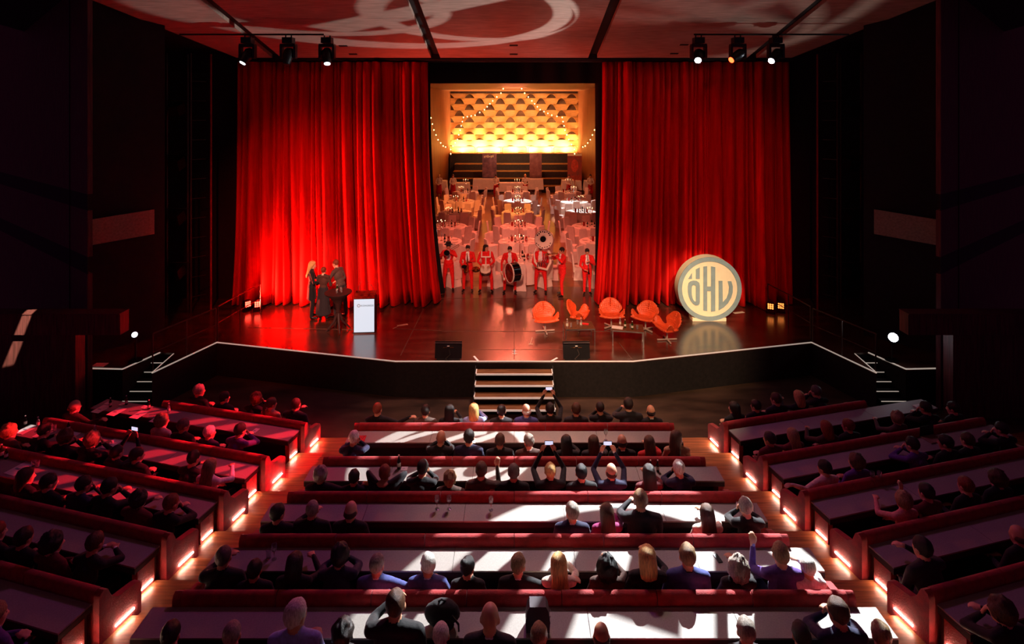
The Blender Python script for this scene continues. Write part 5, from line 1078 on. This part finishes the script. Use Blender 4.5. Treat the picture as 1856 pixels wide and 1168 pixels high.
for q in (0, 0.06, 0.12): MB().tube([(0.0 + q, -0.3, 0.98), (0.05 + q, -0.33, 1.2), (0.1 + q, -0.2, 1.42)], 0.012, 6).build('branch_tube', m_silver, t, True)
# trumpet and clarinet
p = wpt(5, 0, 0.16, 1.52, 1.06, 112); t = thing('trumpet', 'brass trumpet pointing across the stage', 'trumpet', p, R(112)); Mt = Matrix.Rotation(R(-90), 3, 'X')
MB().lathe([(0.065, 0.44), (0.062, 0.438), (0.03, 0.37), (0.014, 0.28), (0.009, 0.1), (0.007, 0.0), (0.001, 0.0)], 16, (0, 0, 0), 0, Mt).build('bell', m_brass, t, True)
MB().tube([(0, 0.05, 0), (0, 0.04, -0.07), (0, 0.12, -0.09), (0, 0.28, -0.09), (0, 0.32, -0.05), (0, 0.28, -0.01)], 0.008, 6).build('tubing', m_brass, t, True)
for k in range(3): MB().tube([(0, 0.14 + k * 0.035, -0.1), (0, 0.14 + k * 0.035, 0.05)], 0.011, 8).build('valve', m_silver, t, True)
p = wpt(6, 0, 0.14, 1.50, 0.98); t = thing('clarinet', 'dark clarinet with silver keys held downwards', 'clarinet', p)
MB().tube([(0, 0, 0), (0, -0.12, -0.18), (0, -0.3, -0.46), (0, -0.36, -0.55)], [0.008, 0.014, 0.016, 0.035], 10).build('body_tube', m_drumblack, t, True)
for k in range(6): MB().ell((0, -0.12 - k * 0.03, -0.15 - k * 0.047), (0.016, 0.014, 0.014), 8, 6).build('key', m_silver, t, True)
# ================================================================= banquet set behind the curtain
TY = [20.95, 23.8, 26.9, 30.6, 34.3, 38.0]; TX = {'lectern-side': -3.2, 'middle': 0.2, 'logo-side': 3.7}
def cloth_mesh():
    rs = []; n = 40
    for r, z, a in ((0.02, 0.752, 0), (0.87, 0.752, 0), (0.89, 0.74, 0.0), (0.895, 0.60, 0.01), (0.90, 0.35, 0.02), (0.915, 0.03, 0.03)):
        rs.append([((r + a * math.sin(k * 2 * math.pi / n * 10)) * math.cos(2 * math.pi * k / n), (r + a * math.sin(k * 2 * math.pi / n * 10)) * math.sin(2 * math.pi * k / n), z) for k in range(n)])
    return MB().rings(rs).mesh('tablecloth', m_linen, True, 45)
CLOTH = cloth_mesh()
TLEG = MB().lathe([(0.3, 0.0), (0.3, 0.02), (0.05, 0.05), (0.05, 0.02 + 0.68)], 12).mesh('table_foot', m_steel, True)
def chair_meshes():
    rs = []; n = 24
    for hw_, z, a in ((0.225, 0.0, 0.025), (0.205, 0.25, 0.012), (0.205, 0.455, 0.0), (0.19, 0.475, 0.0), (0.02, 0.478, 0)):
        ring = []
        for k in range(n):
            t = 2 * math.pi * k / n; c, s = math.cos(t), math.sin(t); q = 1.0 / max(abs(c), abs(s)) ** 0.8; rr = hw_ * q + a * math.cos(4 * t + math.pi)
            ring.append((rr * c, rr * s, z))
        rs.append(ring)
    seat = MB().rings(rs).mesh('seat_cover', m_linen_b, True, 50)
    b = MB(); rs = []
    for z, hw_, y in ((0.30, 0.215, -0.20), (0.5, 0.212, -0.215), (0.75, 0.205, -0.245), (0.93, 0.20, -0.27), (0.98, 0.17, -0.277)):
        rs.append([(-hw_, y - 0.03, z), (0, y - 0.045, z), (hw_, y - 0.03, z), (hw_, y + 0.03, z), (0, y + 0.02, z), (-hw_, y + 0.03, z)])
    return seat, b.rings(rs).mesh('back_cover', m_linen_b, True, 50)
CS, CBK = chair_meshes()
PLATE = MB().lathe([(0.05, 0), (0.085, 0.004), (0.13, 0.016), (0.13, 0.02), (0.08, 0.009), (0.001, 0.008)], 14).mesh('plate', m_white, True)
CST = MB().lathe([(0.07, 0), (0.07, 0.012), (0.02, 0.03), (0.012, 0.1), (0.018, 0.3), (0.01, 0.34), (0.012, 0.66), (0.02, 0.70), (0.014, 0.74)], 10).mesh('stem', m_silver, True)
CAR = MB().tube([(0, 0, 0.62), (0.08, 0, 0.57), (0.15, 0, 0.62), (0.16, 0, 0.70)], 0.008, 6).mesh('arm', m_silver, True)
cn = MB(); cn.lathe([(0.011, 0), (0.011, 0.14), (0.001, 0.145)], 8, (0, 0, 0), 0); cn.ell((0, 0, 0.165), (0.009, 0.009, 0.02), 8, 6, 1); CAN = cn.mesh('candle', [m_white, m_flame], True)
VASE = MB().lathe([(0.045, 0), (0.06, 0.06), (0.05, 0.15), (0.055, 0.2), (0.048, 0.2), (0.045, 0.15), (0.001, 0.02)], 12).mesh('red_vase', m_redglass, True)
BUD = {}
angn = ['front', 'front-logo', 'logo', 'rear-logo', 'rear', 'rear-lectern', 'lectern', 'front-lectern']
for col, X in TX.items():
    for i, Y in enumerate(TY):
        x = X + (0.05 * (i - 2) if col == 'lectern-side' else 0) * -1 * (1 if col == 'lectern-side' else 0); nm = f'{ORD[i]} {col} table'
        t = thing('round_table', f'round banquet table in white cloth, {ORD[i]} from the band, {col} column', 'table', (x, Y, 0), 0.2 * i, 'round banquet tables'); put('tablecloth', CLOTH, t); put('table_foot', TLEG, t)
        for k in range(8):
            a = R(-90 + 45 * k + (22.5 if i % 2 else 0)); cxp, cyp = x + 1.24 * math.cos(a), Y + 1.24 * math.sin(a)
            ch = thing('banquet_chair', f'ivory covered chair on the {angn[k]} side of the {nm}', 'chair', (cxp, cyp, 0), a + math.pi / 2, f'covered chairs, {nm}')
            put('seat_cover', CS, ch); put('back_cover', CBK, ch)
            if k % 1 == 0:
                pl = put('plate', PLATE, None, (x + 0.66 * math.cos(a + 0.1), Y + 0.66 * math.sin(a + 0.1), 0.754)); tag(pl, f'white plate at the {angn[k]} place of the {nm}', 'plate', f'plates, {nm}')
        c = thing('candelabra', f'silver candelabra with five candles on the {nm}', 'candelabra', (x, Y + 0.05, 0.754), 0.3 * i); put('stem', CST, c)
        for k in range(4): put('arm', CAR, c, None, R(90 * k)); put('candle', CAN, c, (0.16 * math.cos(R(90 * k)), 0.16 * math.sin(R(90 * k)), 0.70))
        put('candle', CAN, c, (0, 0, 0.74))
        for k, (dx, dy) in enumerate(((-0.3, 0.0), (0.32, -0.05))):
            v = put('red_vase', VASE, None, (x + dx, Y + dy, 0.754)); tag(v, f'red glass vase, {("lectern", "logo")[k]} side of the candelabra on the {nm}', 'vase')
        for k, (dx, dy) in enumerate(((-0.16, -0.2), (0.18, -0.22), (0.12, 0.28))): bottle((x + dx, Y + dy, 0.754), f'dark wine bottle, {("front-lectern", "front-logo", "rear")[k]} side of the {nm}', m_darkglass, 0.28, f'wine bottles, {nm}')
        for k in range(6): glass((x + 0.45 * math.cos(k * 1.05 + 0.3), Y + 0.45 * math.sin(k * 1.05 + 0.3), 0.754), f'wine glass, {ORD[k]} round the candelabra of the {nm}', True, f'wine glasses, {nm}')
# buffet tables along the platform
def draped(x, y, wd, dp, h, label):
    t = thing('buffet_table', label, 'table', (x, y, 0)); rs = []; n = 28
    for z, e, a in ((h, -0.02, 0), (h - 0.01, 0.0, 0), (h * 0.65, 0.02, 0.012), (h * 0.32, 0.04, 0.03)):
        ring = []
        for k in range(n):
            tt = 4.0 * k / n; sd = int(tt); f = tt - sd; X, Y2 = [(-1 + 2 * f, -1), (1, -1 + 2 * f), (1 - 2 * f, 1), (-1, 1 - 2 * f)][sd]
            ring.append((X * (wd / 2 + e) + a * math.sin(k * 2.3), Y2 * (dp / 2 + e) + a * math.cos(k * 2.3), z))
        rs.append(ring)
    MB().rings(rs).build('cloth', m_linen, t, True, 45)
    for sx in (-1, 1):
        MB().tube([(sx * wd * 0.35, -dp * 0.3, 0.0), (sx * wd * 0.25, dp * 0.3, h - 0.05)], 0.015, 6).build('leg', m_steel, t); MB().tube([(sx * wd * 0.35, dp * 0.3, 0.0), (sx * wd * 0.25, -dp * 0.3, h - 0.05)], 0.015, 6).build('leg', m_steel, t)
for i, (px, wd, hh) in enumerate(((805, 0.4, 1.1), (821, 0.4, 1.0), (839, 1.0, 0.95), (878, 1.7, 1.15), (927, 1.8, 0.95), (971, 1.1, 1.15), (1029, 0.9, 1.15), (1048, 0.4, 1.0), (1063, 0.35, 1.1))):
    y = 41.6 + 0.7 * (i % 2); draped((px - CX) * y / FPX, y, wd, 0.7, hh, f'cloth-draped buffet table at the platform, {ORD[i]} from the lectern-side wall')
# serving staff with red aprons
fw = standing(arms=dict(el=(-0.25, 0.06, 1.12), wl=(-0.1, 0.26, 1.05), er=(0.25, 0.06, 1.12), wr=(0.1, 0.26, 1.05)), w=0.9, sw=0.17, dress=(0.98, 0.4, 0.17, 0.23, 2), hk=1.05)
for i, px in enumerate((796, 821, 899, 952, 1031, 1070)):
    y = 40.2; person(fw, ((px - CX) * y / FPX, y, 0), R(180 + 12 * math.sin(i * 2)), f'server in white blouse and long red apron, {ORD[i]} from the lectern side', 'cream', 'apron', 'black', 'bun' if i % 2 else 'pony', ('blond', 'brown', 'dark')[i % 3], 0, 1.0, group='serving staff')
# roll-up banners
for i, (px, w0, c1, c2, lab) in enumerate(((887, 26, (0.62, 0.46, 0.52), (0.36, 0.27, 0.34), 'dark group-photo'), (971, 22, (0.66, 0.46, 0.46), (0.5, 0.32, 0.32), 'plain reddish city'), (1042, 26, (0.55, 0.32, 0.30), (0.72, 0.30, 0.24), 'figure-motif'))):
    y = 42.6; x = (px - CX) * y / FPX; wd = w0 * y / FPX; b = thing('roll_up_banner', f'{lab} roll-up banner in front of the platform', 'banner', (x, y + 0.16, 0))
    m = mat(f'banner_print_{i}', c1, 0.6, col2=c2, scale=3.0, stretch=(1, 1, 1)); MB().b2((-wd / 2, -0.01, 1.35 if i else 1.2), (wd / 2, 0.01, 3.05)).build('print', m, b); MB().b2((-wd / 2, -0.01, 0.05), (wd / 2, 0.01, 1.2 if i == 0 else 1.35)).build('lower_print', mat(f'banner_low_{i}', c2, 0.6), b)
    MB().tube([(0, 0.03, 0.05), (0, 0.03, 3.07)], 0.02, 6).build('pole', m_steel, b); MB().b2((-wd / 2, -0.12, 0), (wd / 2, 0.12, 0.06)).build('base', m_steel, b)
    if i == 2: MB().b2((-wd / 2, -0.014, 2.86), (wd / 2, -0.0105, 3.04)).build('header', m_cream, b)
    if i == 2: MB().ell((0, -0.012, 2.1), (0.28, 0.012, 0.5), 16, 10).build('motif', mat('motif_red', (0.85, 0.34, 0.26), 0.6), b, True)
    if i == 0:
        for k in range(6): MB().b2((-0.42 + k * 0.13, -0.014, 2.72 + 0.04 * (k % 2)), (-0.34 + k * 0.13, -0.0105, 2.86 + 0.03 * (k % 3))).build('lettering', m_cream, b)
# railing on the top tier
rl = thing('platform_railing', 'low black railing in five loops along the top tier', 'railing', (0, 46.3, 2.8))
for i in range(5):
    xa = -5.28 + i * 2.15; xb = xa + 2.0
    if xb > 5.4: xb = 5.35
    MB().tube([(xa, 0, 0), (xa, 0, 0.42), (xa + 0.12, 0, 0.54), (xb - 0.12, 0, 0.54), (xb, 0, 0.42), (xb, 0, 0)], 0.022, 6).build('rail_loop', m_black, rl, True)
# string lights: two swags from the opening's crown to the platform
for s, lab in ((-1, 'lectern-side'), (1, 'logo-side')):
    sl = thing('string_light', f'warm bulb string hanging in a {lab} swag', 'string light')
    pts = [(916 if s < 0 else 940, 152), (908 if s < 0 else 951, 168), (893 if s < 0 else 964, 182), (878 if s < 0 else 979, 198), (861 if s < 0 else 1000, 208), (840 if s < 0 else 1019, 212), (834 if s < 0 else 1024, 235), (829 if s < 0 else 1031, 252), (817 if s < 0 else 1041, 270), (817 if s < 0 else 1042, 286)]
    w3 = [P(x, y, Y=40.5) for x, y in pts]; MB().tube(w3, 0.008, 5).build('cable', m_black, sl, True)
    bul = MB().ell((0, 0, 0), (0.036, 0.036, 0.045), 10, 8).mesh('bulb', m_bulb, True); tot = 0
    dense = []
    for a, b in zip(w3, w3[1:]):
        n = max(2, int((b - a).length / 0.28)); dense += [a.lerp(b, j / n) for j in range(n)]
    for q in dense: o = put('bulb', bul, sl, q + V3((0, 0, -0.04)));
    # a second string along the side wall
    s2 = thing('string_light', f'warm bulb string along the {lab} timber wall', 'string light'); xw = 0
    w3 = [V3((s * (6.65 - (yy - 29.5) * 0.0667 - 0.02), yy, zz)) for yy, zz in ((39.5, 5.9), (40.5, 5.0), (42.0, 4.2), (44.0, 3.6), (46.0, 3.3))]
    MB().tube(w3, 0.008, 5).build('cable', m_black, s2, True)
    for a, b in zip(w3, w3[1:]):
        for j in range(2): put('bulb', bul, s2, a.lerp(b, j / 2) + V3((0, 0, -0.05)))
